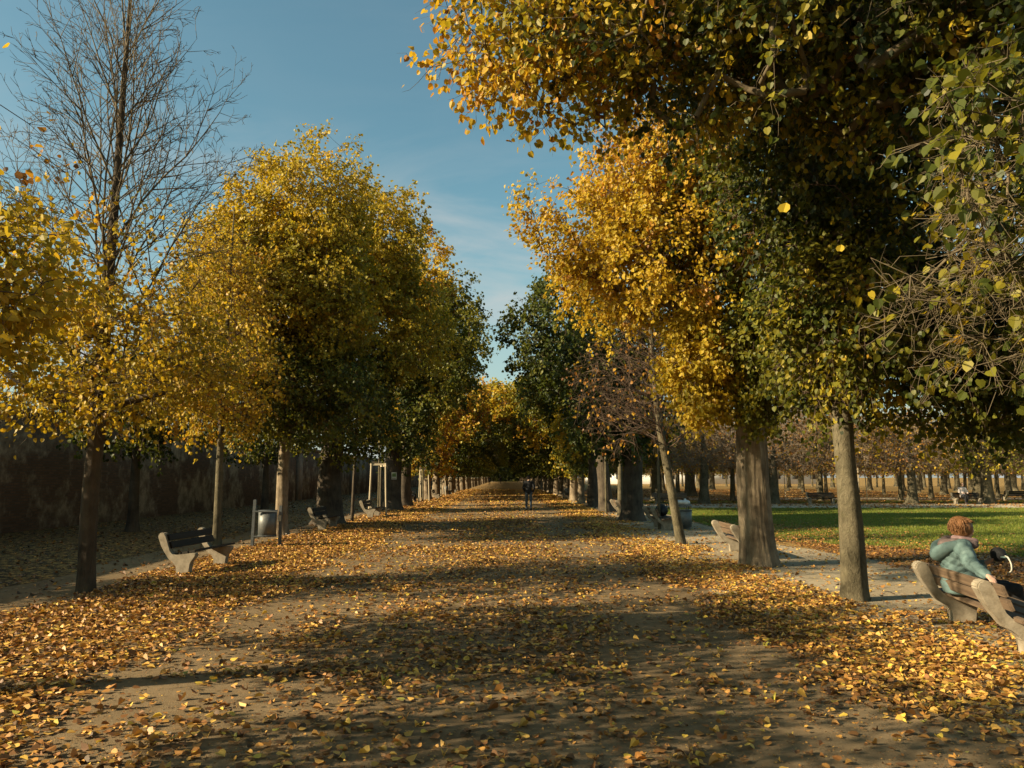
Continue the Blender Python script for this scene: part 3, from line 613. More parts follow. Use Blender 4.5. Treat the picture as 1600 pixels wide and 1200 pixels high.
K1.location = (17.0, 50.8, 0); K3.location = (25.8, 50.8, 0); K2.location = (30.6, 50.8, 0); K2.rotation_euler = (0, 0, 1)
copy_thing(K1, (12.7, 51.2, 0), 'bare twigged pollard seen just left of the broad furrowed trunk', 1.5)
copy_thing(K3, (21.4, 50.8, 0), 'russet pollard directly behind the smooth pale trunk', 2.2)
copy_thing(K3, (35.2, 50.8, 0), 'russet pollard at the right edge behind the lawn', 4.0)
copy_thing(K1, (39.6, 50.8, 0), 'bare pollard past the right edge of the lawn', 3.0)
gk = rng_(9); row = 0
for y in (57, 63.5, 70, 77, 85, 94, 104, 115, 127, 140):
    row += 1; x0 = max(8.5, .085 * y + 4); x1 = .66 * y + 4
    for x in np.arange(x0 + gk.uniform(0, 2), x1, 4.7 + .02 * y):
        kk = [K1, K3, K4, K4, K4, K4, K2][int(gk.integers(0, 7))]
        if row == 1 and abs(x - 28.4) < 2.6: continue
        s = gk.uniform(.92, 1.08)
        copy_thing(kk, (x + gk.uniform(-.3, .3), y + gk.uniform(-.4, .4), 0), 'pollarded tree in the %s row behind the front row of the park' % ['second', 'third', 'fourth', 'fifth', 'sixth', 'seventh', 'eighth', 'ninth', 'tenth', 'last'][row - 1], gk.uniform(0, 6.28), scale=(s, s, s * gk.uniform(.93, 1.1)), group=PG)

# ------------------------------------------------------------------ the old wall on the left
mW, ntW, bW = new_mat('old_brick_wall'); vW = coords(ntW, (1, 1, 1), 'World')
sw = ntW.nodes.new('ShaderNodeSeparateXYZ'); ntW.links.new(vW, sw.inputs[0]); cb = ntW.nodes.new('ShaderNodeCombineXYZ')
ntW.links.new(sw.outputs[1], cb.inputs[0]); ntW.links.new(sw.outputs[2], cb.inputs[1])
bk = ntW.nodes.new('ShaderNodeTexBrick'); ntW.links.new(cb.outputs[0], bk.inputs['Vector']); bk.inputs['Scale'].default_value = 1.0
bk.inputs['Brick Width'].default_value = .27; bk.inputs['Row Height'].default_value = .085; bk.inputs['Mortar Size'].default_value = .012
bk.inputs['Color1'].default_value = (.16, .095, .058, 1); bk.inputs['Color2'].default_value = (.10, .066, .044, 1); bk.inputs['Mortar'].default_value = (.10, .08, .06, 1)
pl = ntW.nodes.new('ShaderNodeMapRange'); pl.inputs[1].default_value = .47; pl.inputs[2].default_value = .60
ntW.links.new(noise(ntW, .55, 8, .68, vW), pl.inputs[0])
plc = ramp(ntW, [(.3, (.12, .095, .06)), (.5, (.26, .205, .135)), (.7, (.40, .32, .215))], noise(ntW, 2.2, 8, .7, vW))
ntW.links.new(mixc(ntW, pl.outputs[0], bk.outputs['Color'], plc), bW.inputs['Base Color']); bW.inputs['Roughness'].default_value = .95
bump(ntW, bW, bk.outputs['Fac'], -.4, .01)
M_PIER = simple('pier_plaster', (.17, .13, .09), (.28, .22, .16), 3, .9, .3, 40)
def box(nm, x0, x1, y0, y1, z0, z1, mat=0):
    v = [(x, y, z) for z in (z0, z1) for y in (y0, y1) for x in (x0, x1)]
    nm.add(v, [(0, 2, 3, 1), (4, 5, 7, 6), (0, 1, 5, 4), (2, 6, 7, 3), (0, 4, 6, 2), (1, 3, 7, 5)], .5, mat)
wall = empty('brick_wall', (-15.4, 0, 0), 'long old brick and plaster wall in shade along the left side', 'wall')
b_ = NM(); box(b_, -15.65, -15.15, -30, 260, -.1, 3.7); b_.build('wall_body', mW, wall, (-15.4, 0, 0))
b_ = NM(); box(b_, -15.75, -15.05, -30, 260, 3.7, 3.87); b_.build('coping', M_PIER, wall, (-15.4, 0, 0))
for y in (58, 78, 98, 118):
    b_ = NM(); box(b_, -15.148, -14.92, y, y + 1.1, -.05, 3.5); box(b_, -15.148, -14.86, y - .1, y + 1.2, 3.5, 3.697); b_.build('pier', M_PIER, wall, (-15.4, 0, 0))

# ------------------------------------------------------------------ pale building far behind the park
M_WHITE = simple('pale_render', (.62, .6, .55), (.74, .72, .67), 2, .8, .1)
M_ROOF = simple('grey_roof', (.12, .11, .10), (.2, .19, .18), 3, .8, .2)
M_GLASS = simple('dark_window', (.03, .035, .04), (.05, .055, .06), 3, .15, 0)
bl = empty('pale_building', (45, 190, 0), 'low pale building glimpsed between the park trunks', 'building')
b_ = NM(); box(b_, 20, 75, 190, 202, -.1, 4.6); b_.build('wall', M_WHITE, bl, (45, 190, 0))
b_ = NM(); v = [(19.5, 189.4, 4.6), (75.5, 189.4, 4.6), (75.5, 202.6, 4.6), (19.5, 202.6, 4.6), (22, 196, 7.5), (73, 196, 7.5)]
b_.add(v, [(0, 1, 5, 4), (2, 3, 4, 5)]); b_.add(v, [(0, 4, 3), (1, 2, 5)]); b_.build('roof', M_ROOF, bl, (45, 190, 0))
for x in np.arange(22, 73, 4.2):
    b_ = NM(); box(b_, x, x + 1.3, 189.9, 190.05, 1.2, 3.0); b_.build('window', M_GLASS, bl, (45, 190, 0))

# ------------------------------------------------------------------ benches
def bm_obj(name, bm, mat, parent, bev=0.0, smooth=False):
    if bev: bmesh.ops.bevel(bm, geom=[e for e in bm.edges], offset=bev, segments=2, affect='EDGES', clamp_overlap=True)
    bmesh.ops.recalc_face_normals(bm, faces=bm.faces)
    me = bpy.data.meshes.new(name); bm.to_mesh(me); bm.free(); me.materials.append(mat)
    if smooth:
        for p in me.polygons: p.use_smooth = True
    o = bpy.data.objects.new(name, me); COL.objects.link(o); o.parent = parent; return o
def extrude_poly(pts, y0, y1):
    bm = bmesh.new(); a = [bm.verts.new((u, y0, v)) for u, v in pts]; b = [bm.verts.new((u, y1, v)) for u, v in pts]; n = len(pts)
    bm.faces.new(a); bm.faces.new(b[::-1])
    for i in range(n): bm.faces.new((a[i], b[i], b[(i + 1) % n], a[(i + 1) % n]))
    return bm
def rbox(size, mtx, cuts=0):
    bm = bmesh.new(); bmesh.ops.create_cube(bm, size=1.0); bmesh.ops.scale(bm, vec=size, verts=bm.verts); bmesh.ops.transform(bm, matrix=mtx, verts=bm.verts); return bm
PROFILE = [(-.30, .70), (-.285, .755), (-.235, .785), (-.17, .765), (-.15, .72), (-.06, .44), (.0, .375), (.10, .365), (.40, .415), (.47, .405), (.475, .36),
           (.37, .24), (.345, .20), (.345, -.03), (.10, -.03), (.10, .17), (.06, .23), (-.07, .30), (-.15, .42), (-.23, .55)]
def make_bench(name, label, wood, sl=2.02, so=0.0):
    t = empty(name, (0, 0, 0), label, 'bench', 'concrete and timber park benches')
    for y in (-.78, .78): bm_obj('concrete_support', extrude_poly(PROFILE, y - .075, y + .075), M_CONC, t, .014)
    ang = math.atan2(.28, -.10) - math.pi / 2       # lean of the back
    for k, s in enumerate((.69, .55)):
        u = -.06 - (s - .44) * .34 + .028
        bm_obj('back_slat', rbox((.042, sl, .125), Matrix.Translation((u, so, s)) @ Matrix.Rotation(-.32, 4, 'Y')), wood, t, .008)
    for u in (.08, .225, .37):
        bm_obj('seat_slat', rbox((.128, sl, .042), Matrix.Translation((u, so, .365 + .166 * (u - .10) + .028)) @ Matrix.Rotation(-.165, 4, 'Y')), wood, t, .008)
    return t
B1 = make_bench('park_bench', 'weathered bench where the woman in the teal jacket sits', M_WOOD); B1.location = (4.98, 8.69, 0); B1.rotation_euler = (0, 0, -.16); B1.scale = (.98, 1.1, .91)
B2 = make_bench('park_bench.001', 'dark slatted bench in a pool of sun on the left, beside the half bare linden', M_WOOD_DARK, 1.78, .10); B2.location = (-5.72, 14.9, 0); B2.rotation_euler = (0, 0, -.09); B2.scale = (.9, .92, .94)
BG = 'concrete and timber park benches'
def far_rot(r): return r
copy_thing(B1, (5.02, 17.7, 0), 'bench half hidden behind the broad furrowed trunk', -.03)
copy_thing(B1, (4.95, 26.6, 0), 'bench with a dark bag on its seat, by the thick black trunk', -.02)
copy_thing(B1, (4.95, 35.0, 0), 'small sunlit bench end beside the slim sapling on the right', 0)
copy_thing(B2, (-6.0, 26.4, 0), 'bench in deep shade at the foot of the thick dark trunk on the left', -.03)
copy_thing(B2, (-5.75, 34.0, 0), 'sunlit bench beside the nearest stake frame', -.03)
copy_thing(B2, (-6.6, 54.0, 0), 'bench in shade past the sign-bearing trunk, dark clad figure on it', 0)
copy_thing(B2, (-5.5, 62.5, 0), 'tiny bench end by the second stake frame', 0)
copy_thing(B2, (-5.5, 77.0, 0), 'tiny pale bench end past the farthest stake frame', 0)
copy_thing(B2, (-5.5, 84.0, 0), 'very small bench end deep in the left row, just past the pale one', 0)
copy_thing(B2, (28.7, 50.0, 0), 'bench in front of the pollards where the pale topped figure sits', -math.pi / 2)
copy_thing(B2, (19.6, 50.0, 0), 'empty bench across the lawn, left of the smooth pale trunk', -math.pi / 2)
copy_thing(B1, (10.3, 50.4, 0), 'empty bench across the lawn behind the leaning tree', -math.pi / 2)
copy_thing(B2, (36.5, 57.2, 0), 'dark bench beneath the right edge pollards', math.pi / 2)

# ------------------------------------------------------------------ litter bins
def cyl(r0, r1, z0, z1, n=24, cx=0, cy=0, cap=True):
    bm = bmesh.new(); bmesh.ops.create_cone(bm, cap_ends=cap, segments=n, radius1=r0, radius2=r1, depth=z1 - z0)
    bmesh.ops.translate(bm, vec=(cx, cy, (z0 + z1) / 2), verts=bm.verts); return bm
def join_bm(*bms):
    out = bmesh.new()
    for b in bms:
        me = bpy.data.meshes.new('tmp'); b.to_mesh(me); b.free(); out.from_mesh(me); bpy.data.meshes.remove(me)
    return out
M_STICKER = simple('worn_sticker', (.35, .33, .24), (.5, .47, .36), 30, .6, 0)
bn = empty('litter_bin', (-6.1, 19.6, 0), 'grey drum bin hung from a leaning post beside the left bench', 'litter bin')
bm_obj('post', rbox((.075, .075, 1.3), Matrix.Translation((0, 0, .5)) @ Matrix.Rotation(.03, 4, 'Y')), M_POST, bn, .006)
bm_obj('post', rbox((.07, .07, 1.15), Matrix.Translation((.62, .1, .43))), M_POST, bn, .006)
bm_obj('barrel', cyl(.215, .22, .27, .88, 32, .31, .08), M_BIN, bn, .0, True)
bm_obj('rim', cyl(.23, .23, .86, .895, 32, .31, .08), M_POST, bn, 0, True); bm_obj('base_ring', cyl(.225, .225, .26, .30, 32, .31, .08), M_POST, bn, 0, True)
bm_obj('bracket', rbox((.6, .03, .035), Matrix.Translation((.31, -.16, .875))), M_POST, bn, .004)
bm_obj('bracket', rbox((.3, .03, .035), Matrix.Translation((.15, -.16, .28))), M_POST, bn, .004)
bm_obj('sticker', rbox((.09, .004, .14), Matrix.Translation((.60, .06, .70))), M_STICKER, bn)
br_ = empty('waste_bin', (5.85, 26.3, 0), 'round grey waste bin with rubbish heaped on its lid, right of the leaning tree', 'waste bin')
bm_obj('barrel', cyl(.22, .235, .08, .62, 32), M_BIN, br_, 0, True)
bm_obj('rim', cyl(.25, .25, .60, .64, 32), M_POST, br_, 0, True)
bm_obj('base', cyl(.17, .19, -.02, .10, 24), M_POST, br_, 0, True)
bm_obj('lid', join_bm(cyl(.25, .24, .74, .80, 32), cyl(.24, .10, .80, .88, 32)), M_BIN, br_, 0, True)
for a in (.6, 2.7, 4.8): bm_obj('lid_stay', rbox((.025, .025, .14), Matrix.Translation((.2 * math.cos(a), .2 * math.sin(a), .69))), M_POST, br_)
def lump(r, sc, seed, amp=.25, sub=3):
    bm = bmesh.new(); bmesh.ops.create_icosphere(bm, subdivisions=sub, radius=r); g = rng_(seed); w = g.normal(size=(6, 3)) * 3 / r * .35; ph = g.uniform(0, 6.28, 6)
    for v in bm.verts:
        c = np.array(v.co); k = 1 + amp * float(np.mean(np.sin(w @ c + ph))) * 1.6; v.co = Vector(c * k)
    bmesh.ops.scale(bm, vec=sc, verts=bm.verts); return bm
M_BAG = simple('white_plastic', (.4, .42, .42), (.62, .63, .62), 14, .35, .3, 40)
tb = empty('rubbish_bag', (5.8, 26.25, .86), 'crumpled pale plastic bag lying on the round bin lid', 'rubbish'); bm_obj('bag', lump(.13, (1.3, 1, .6), 3, .5), M_BAG, tb, 0, True); bm_obj('knot', lump(.05, (1, 1, 1.1), 4, .5, 2), M_BAG, tb, 0, True).location = (.07, 0, .07)
M_BLACK = simple('black_fabric', (.012, .012, .013), (.025, .025, .026), 20, .7, .2, 80)
bg_ = empty('shoulder_bag', (5.15, 26.5, .42), 'black bag left on the bench by the thick black trunk', 'bag'); bm_obj('bag_body', lump(.24, (.75, 1.5, .8), 8, .25), M_BLACK, bg_, 0, True).location = (0, 0, .17)
bm_obj('strap', extrude_poly([(.02 * 1 + .16 * math.cos(a), .3 + .16 * math.sin(a)) for a in np.linspace(0, math.pi, 9)] + [(.02 + .14 * math.cos(a), .3 + .14 * math.sin(a)) for a in np.linspace(math.pi, 0, 9)], -.02, .02), M_BLACK, bg_)
lb = empty('litter_bin.001', (-5.45, 74.0, 0), 'small post mounted bin far down the left row', 'litter bin')
bm_obj('post', rbox((.08, .08, 1.1), Matrix.Translation((.3, 0, .5))), M_POST, lb, .006); bm_obj('barrel', cyl(.2, .2, .3, .85, 20), M_BIN, lb, 0, True)
lb2 = empty('litter_bin.002', (4.75, 62.0, 0), 'small dark bin with a yellowed trunk behind it, far down the right row', 'litter bin')
bm_obj('post', rbox((.08, .08, 1.1), Matrix.Translation((-.3, 0, .5))), M_POST, lb2, .006); bm_obj('barrel', cyl(.2, .2, .3, .85, 20), M_BIN, lb2, 0, True)
sp = empty('marker_post', (5.0, 23.4, 0), 'short dark post at the foot of the leaning tree', 'post')
bm_obj('post_shaft', rbox((.07, .07, .5), Matrix.Translation((0, 0, .2))), M_POST, sp, .01)
bm_obj('post_cap', rbox((.085, .085, .03), Matrix.Translation((0, 0, .46))), M_POST, sp, .005)

# ------------------------------------------------------------------ tree stakes
def make_stakes(name, label, loc, h=2.35, w=.62):
    t = empty(name, loc, label, 'stake frame', 'pale timber stake frames round young trees')
    cor = [(-w / 2, -w * .3), (w / 2, -w * .3), (0, w * .55)]
    for (x, y) in cor:
        nm = NM(); loft(nm, [(x * 1.25, y * 1.25, -.1), (x * 1.1, y * 1.1, h * .5), (x, y, h)], [.042, .04, .038], 10, 0, .02, 3); nm.build('post', M_STAKE, t, (0, 0, 0), True)
    for i in range(3):
        a = Vector((*cor[i], h - .06)); b = Vector((*cor[(i + 1) % 3], h - .06)); d = (b - a).normalized()
        q = (b - a).to_track_quat('X', 'Z').to_matrix().to_4x4()
        bm_obj('crossbar', rbox(((b - a).length + .12, .03, .085), Matrix.Translation((a + b) / 2 + Vector((0, 0, -.05 if i == 1 else 0.045 * i))) @ q), M_STAKE, t)
    return t
S1 = make_stakes('stake_frame', 'nearest pale tripod of stakes round a sapling, by the sunlit bench', (-5.55, 35.2, 0), 2.3)
copy_thing(S1, (-5.65, 55.0, 0), 'middle stake tripod standing in sunlit leaves on the left', .5)
copy_thing(S1, (-5.6, 70.0, 0), 'farthest stake tripod in the left row', 1.1)
copy_thing(S1, (27.5, 62.0, 0), 'pale stake tripod behind the far seated figure', .3)
copy_thing(S1, (22.6, 66.0, 0), 'pale square stake frame behind the empty bench across the lawn', 0)

# ------------------------------------------------------------------ sign on the trunk
sg = empty('tree_sign', (-5.62, 40.47, 1.75), 'small pale sign with a green field fixed to a dark trunk on the left', 'sign')
bm_obj('panel', rbox((.26, .012, .36), Matrix.Identity(4)), simple('sign_cream', (.42, .42, .33), (.5, .5, .4), 8, .6, 0), sg)
bm_obj('green_field', rbox((.19, .006, .17), Matrix.Translation((.0, -.008, .045))), simple('sign_green', (.10, .16, .05), (.16, .22, .08), 30, .6, 0), sg)
bm_obj('red_strip', rbox((.2, .006, .025), Matrix.Translation((0, -.008, -.14))), simple('sign_red', (.2, .05, .03), (.25, .07, .04), 8, .6, 0), sg)

# ------------------------------------------------------------------ people
def hulls(nodes, edges, voxel, iters=6):
    """body surface grown round a skeleton: tapered hull per bone, fused by a voxel remesh and relaxed into ONE surface"""
    bm = bmesh.new(); base = bmesh.new(); bmesh.ops.create_icosphere(base, subdivisions=2, radius=1.0); P = np.array([v.co for v in base.verts]); base.free()
    for (a, b) in edges:
        hb = bmesh.new()
        for k in (a, b):
            c, r = nodes[k]; r = np.array(r if isinstance(r, (tuple, list)) else (r, r, r)); 
            for q in P * r + np.array(c): hb.verts.new(q)
        res = bmesh.ops.convex_hull(hb, input=hb.verts); bmesh.ops.delete(hb, geom=[e for e in set(res['geom_interior']) if isinstance(e, bmesh.types.BMVert)], context='VERTS')
        bmesh.ops.recalc_face_normals(hb, faces=hb.faces); me = bpy.data.meshes.new('h'); hb.to_mesh(me); hb.free(); bm.from_mesh(me); bpy.data.meshes.remove(me)
    out = bpy.data.meshes.new('hull'); bm.to_mesh(out); bm.free(); return remesh([out], voxel, iters) if voxel else out
def remesh(meshes, voxel, iters=6):
    bm = bmesh.new()
    for m in meshes: bm.from_mesh(m)
    me = bpy.data.meshes.new('rm_tmp'); bm.to_mesh(me); bm.free(); o = bpy.data.objects.new('rm_tmp', me); COL.objects.link(o)
    md = o.modifiers.new('r', 'REMESH'); md.mode = 'VOXEL'; md.voxel_size = voxel; md.use_smooth_shade = True
    sm = o.modifiers.new('s', 'SMOOTH'); sm.iterations = iters; sm.factor = .5
    dg = bpy.context.evaluated_depsgraph_get(); dg.update()
    out = bpy.data.meshes.new_from_object(o.evaluated_get(dg)); bpy.data.objects.remove(o); bpy.data.meshes.remove(me); return out
def put(name, me, mat, parent):
    me.materials.clear(); me.materials.append(mat)
    for p in me.polygons: p.use_smooth = True; p.material_index = 0
    me.name = name; o = bpy.data.objects.new(name, me); COL.objects.link(o); o.parent = parent; return o
def ball(c, r, face=None, seed=0, amp=0.0):
    """an ellipsoid; face = forward direction adds nose, brow, chin, ears"""
    bm = bmesh.new(); bmesh.ops.create_icosphere(bm, subdivisions=4, radius=1.0)
    f = Vector(face).normalized() if face is not None else None
    for v in bm.verts:
        p = v.co.copy(); k = 1.0
        if f is not None:
            s = Vector((0, 0, 1)).cross(f); a, b, cz = p.dot(f), p.dot(s), p.z
            k += .20 * max(0, 1 - ((b / .16) ** 2 + ((cz + .12) / .26) ** 2)) * (a > 0) + .07 * max(0, 1 - ((b / .3) ** 2 + ((cz + .85) / .3) ** 2)) * (a > -.2)
            k -= .07 * max(0, 1 - (((abs(b) - .36) / .2) ** 2 + ((cz - .08) / .16) ** 2)) * (a > 0)
            k += .12 * max(0, 1 - (((abs(b) - .98) / .18) ** 2 + ((cz + .05) / .26) ** 2 + (a / .25) ** 2))
        v.co = Vector((p.x * r[0] * k, p.y * r[1] * k, p.z * r[2] * k)) + Vector(c)
    if amp:
        g = rng_(seed); w = g.normal(size=(10, 3)) * np.array([[34, 34, 12]]); ph = g.uniform(0, 6.28, 10); w2 = g.normal(size=(5, 3)) * 18
        for v in bm.verts:
            c0 = np.array(v.co - Vector(c)); n = c0 / max(np.linalg.norm(c0), 1e-6)
            v.co += Vector(n) * amp * float(np.mean(np.sin(w @ c0 + ph)) * 2 + np.mean(np.sin(w2 @ c0 + ph[:5])) * 1.5)
    me = bpy.data.meshes.new('ball'); bm.to_mesh(me); bm.free(); return me
M_SKIN = simple('skin', (.42, .25, .18), (.50, .31, .23), 20, .55, 0)
def cloth(name, c1, c2, sc=25): return simple(name, c1, c2, sc, .85, .35, 120)
M_JEAN = cloth('blue_denim', (.045, .06, .075), (.075, .095, .115)); M_DARKC = cloth('black_cloth', (.010, .010, .011), (.02, .02, .021))
M_SHOE = cloth('dark_shoe', (.018, .015, .013), (.03, .027, .025)); M_HAIRD = cloth('dark_hair', (.012, .009, .007), (.03, .022, .016), 60)

def figure(name, label, loc, J, mats, rz=0, face=(0, 1, 0), fine=False, side=False, coat=1.0):
    """J: joint positions (local metres); side=True when the figure faces +x. One continuous body under jacket, trousers, shoes, hair."""
    t = empty(name, loc, label, 'person', None, rz); V = lambda k: np.array(J[k], float)
    E = (lambda w, d, h: (d, w, h)) if side else (lambda w, d, h: (w, d, h)); z = lambda v: np.array([0, 0, v])
    nodes = [(V('pelvis'), E(.14, .10, .10)), (V('waist'), E(.125, .09, .08)), (V('chest'), E(.15, .10, .11)), (V('neck'), .05), (V('head') - z(.05), .055)]
    edges = [(0, 1), (1, 2), (2, 3), (3, 4)]
    for s in 'LR':
        i = len(nodes); nodes += [(V('sh' + s), .052), (V('el' + s), .038), (V('wr' + s), .026), (V('ha' + s), .026)]; edges += [(2, i), (i, i + 1), (i + 1, i + 2), (i + 2, i + 3)]
        hd = norm(V('ha' + s) - V('wr' + s)); sd = norm(np.cross(hd, np.array([0, 0, 1.]) if abs(hd[2]) < .8 else np.array([0, 1., 0]))); dn = np.cross(sd, hd)
        for q, (off, ln) in enumerate(((-.030, .062), (-.010, .075), (.010, .07), (.028, .055))):
            k = len(nodes); b0 = V('ha' + s) + hd * .015 + sd * off; b1 = b0 + hd * ln * .5 - dn * .008; b2 = b1 + hd * ln * .42 - dn * .022
            nodes += [(b0, .0095), (b1, .009), (b2, .0075)]; edges += [(i + 3, k), (k, k + 1), (k + 1, k + 2)]
        k = len(nodes); b0 = V('wr' + s) + hd * .03 - sd * .035; b1 = b0 + hd * .035 - sd * .02; nodes += [(b0, .0115), (b1, .009)]; edges += [(i + 3, k), (k, k + 1)]
        i = len(nodes); nodes += [(V('hip' + s), .085), (V('kn' + s), .055), (V('an' + s), .038), (V('toe' + s), .03)]; edges += [(0, i), (i, i + 1), (i + 1, i + 2), (i + 2, i + 3)]
    head = ball(V('head'), (.095, .078, .118) if side else (.078, .095, .118), face)
    put('body', remesh([hulls(nodes, edges, 0), head], .0075 if fine else .012, 3), M_SKIN, t)
    c = coat; jk = [(V('pelvis') - z(.03), E(.175 * c, .135 * c, .09)), (V('waist'), E(.165 * c, .13 * c, .1)), (V('chest'), E(.19 * c, .135 * c, .13)), (V('neck') - z(.05), .07)]; je = [(0, 1), (1, 2), (2, 3)]
    for s in 'LR':
        i = len(jk); jk += [(V('sh' + s), .082 * c), (V('el' + s), .066 * c), (V('wr' + s), .047)]; je += [(2, i), (1, i) if False else (2, i), (i, i + 1), (i + 1, i + 2)]
    put('jacket', hulls(jk, je, .011 if fine else .018, 6), mats['jacket'], t)
    tr = [(V('pelvis') + z(.02), E(.155, .115, .09))]; te = []
    for s in 'LR':
        i = len(tr); tr += [(V('hip' + s), .095), (V('kn' + s), .07), (V('an' + s) + z(.03), .055)]; te += [(0, i), (i, i + 1), (i + 1, i + 2)]
    put('trousers', hulls(tr, te, .014 if fine else .016), mats['trousers'], t)
    for s in 'LR':
        a = V('an' + s); b = V('toe' + s); put('shoe', hulls([(a - z(.03), .048), ((a + b) / 2 - z(.005), .042), (b, .034)], [(0, 1), (1, 2)], .011, 3), mats.get('shoe', M_SHOE), t)
    f = norm(np.array(face, float))
    if fine:
        for p in (o for o in t.children if o.name.startswith('jacket')):     # puffed quilting and creases
            me = p.data; co = np.zeros(len(me.vertices) * 3); me.vertices.foreach_get('co', co); co = co.reshape(-1, 3); no = np.zeros(len(co) * 3); me.vertices.foreach_get('normal', no); no = no.reshape(-1, 3)
            ax = co[:, 2] * 1.0 + np.abs(co[:, 1]) * .55; q = np.abs(np.sin(ax * math.pi / .085)) ** .6; cr_ = np.sin(co @ np.array([31., 47, 22]) + 2 * np.sin(co @ np.array([-22., 17, 41])))
            co += no * (.012 * (q - .6) + .005 * cr_)[:, None]; me.vertices.foreach_set('co', co.ravel()); me.update()
        g = rng_(4); hm = NM(); c0 = V('head') - f * .018 + z(.018); sdv = np.cross(f, [0, 0, 1.]); top = c0 + z(.128) - f * .03
        for i in range(520):        # locks falling from the crown of the head
            a = g.uniform(0, 2 * math.pi); fr = math.cos(a); dv = f * math.cos(a) + sdv * math.sin(a); L = 1.0 if fr < .55 else .45; L *= g.uniform(.8, 1.08); pts = []; rad = []
            for u in np.linspace(0, 1, 7):
                th = u * L * 2.15; rr = .118 + .012 * g.normal() * u + .012 * math.sin(5 * a + 2); pts.append(c0 - f * .028 * (1 - u) + dv * rr * math.sin(min(th, 1.75)) * (1 if th < 1.75 else 1 - .30 * (th - 1.75) * 2) + z(.125 * math.cos(th)) + g.normal(size=3) * .005 * u); rad.append(.0085 * (1 - .75 * u))
            prisms(hm, pts[:-1], pts[1:], rad[:-1], rad[1:], 4)
        bl_ = ball(c0, (.112, .112, .122)); bv = np.array([v.co for v in bl_.vertices]); hm.add(bv, [tuple(p.vertices) for p in bl_.polygons]); hm.build('hair', mats['hair'], t, (0, 0, 0), True)
        return t
    put('hair', ball(V('head') - f * .02 + z(.022), mats.get('hair_r', (.092, .102, .118)), None, 7, mats.get('hair_amp', .004)), mats['hair'], t)
    return t
WALK = dict(pelvis=(0, 0, .95), waist=(0, .01, 1.12), chest=(0, .02, 1.34), neck=(0, .03, 1.53), head=(0, .05, 1.65), shL=(-.19, .02, 1.42), elL=(-.27, -.04, 1.15), wrL=(-.2, .08, .97), haL=(-.17, .14, .93),
            shR=(.19, .02, 1.42), elR=(.28, -.05, 1.16), wrR=(.23, .06, .96), haR=(.2, .13, .92), hipL=(-.1, 0, .88), knL=(-.11, .08, .48), anL=(-.11, .12, .09), toeL=(-.12, .27, .04),
            hipR=(.1, 0, .88), knR=(.11, .02, .48), anR=(.11, -.16, .11), toeR=(.12, -.03, .04))
MW = dict(jacket=M_DARKC, trousers=M_JEAN, hair=M_HAIRD)
P1 = figure('person', 'person walking away down the path in a black jacket and blue jeans', (1.18, 41.0, 0), WALK, MW)
MW2 = dict(jacket=M_DARKC, trousers=M_DARKC, hair=M_HAIRD)
P2 = figure('person.001', 'tiny dark figure walking far down the middle of the tunnel', (-1.2, 195, 0), WALK, MW2)
P3 = figure('person.002', 'second tiny dark figure in the tunnel, left of the middle one', (-3.3, 165, 0), WALK, MW2)
# seated poses face +x (like the bench profile)
def seat(dx=0, leanx=0.0):
    return dict(pelvis=(.12, 0, .50), waist=(.06, 0, .68), chest=(.05, 0, .90), neck=(.09, 0, 1.10), head=(.13, 0, 1.22),
            shL=(.06, .18, .99), elL=(.16, .26, .76), wrL=(.38, .16, .70), haL=(.45, .12, .70), shR=(.06, -.18, .99), elR=(.16, -.26, .76), wrR=(.38, -.16, .70), haR=(.45, -.12, .70),
            hipL=(.2, .1, .50), knL=(.60, .12, .50), anL=(.62, .13, .09), toeL=(.77, .14, .04), hipR=(.2, -.1, .50), knR=(.60, -.12, .50), anR=(.62, -.13, .09), toeR=(.77, -.14, .04))
M_REDSH = cloth('red_white_shoe', (.45, .10, .08), (.6, .5, .46), 18)
Js = seat()
figure('person.003', 'dark clad figure in red and white shoes on the shaded bench past the sign', (-6.65, 53.7, 0), Js, dict(jacket=M_DARKC, trousers=M_DARKC, hair=M_HAIRD, shoe=M_REDSH), face=(1, 0, 0), side=True)
M_PALE = cloth('pale_pink_top', (.55, .45, .40), (.68, .58, .52)); M_HAIRB = cloth('brown_hair', (.10, .055, .025), (.22, .12, .05), 60)
Jf = dict(seat()); Jf.update(knL=(.60, .02, .5), anL=(.55, -.02, .12), toeL=(.69, -.04, .06))
figure('person.004', 'far figure in a pale top and dark trousers sitting on the bench across the lawn', (28.5, 50.0, 0), Jf, dict(jacket=M_PALE, trousers=M_DARKC, hair=M_HAIRB), -math.pi / 2, face=(1, 0, 0), side=True)

# the woman on the near bench: local +x is away from the path, her right side is -y (towards the camera)
M_TEAL = simple('teal_quilt', (.085, .135, .13), (.135, .195, .185), 9, .65, .9, 17)
M_FLEECE = simple('mauve_fleece', (.10, .07, .065), (.17, .125, .115), 30, .95, .6, 90)
M_HAIRR = simple('copper_hair', (.09, .04, .016), (.27, .13, .052), 16, .5, .6, 40, 0, (5, 5, 1))
M_SCARF = simple('pink_scarf', (.14, .09, .088), (.24, .155, .15), 22, .9, .4, 50)
WL = (5.06, 9.16, -.03)
Jw = dict(pelvis=(.12, 0, .50), waist=(.05, 0, .66), chest=(.03, 0, .85), neck=(.10, 0, 1.03), head=(.145, -.01, 1.135), shL=(.05, .19, .95), elL=(.16, .25, .70), wrL=(.36, .08, .74), haL=(.42, .02, .80),
          shR=(.05, -.19, .95), elR=(.02, -.47, .80), wrR=(.05, -.76, .72), haR=(.06, -.83, .70),
          hipL=(.2, .1, .50), knL=(.60, .12, .50), anL=(.62, .13, .09), toeL=(.77, .14, .04), hipR=(.2, -.1, .50), knR=(.60, -.14, .50), anR=(.62, -.15, .09), toeR=(.77, -.16, .04))
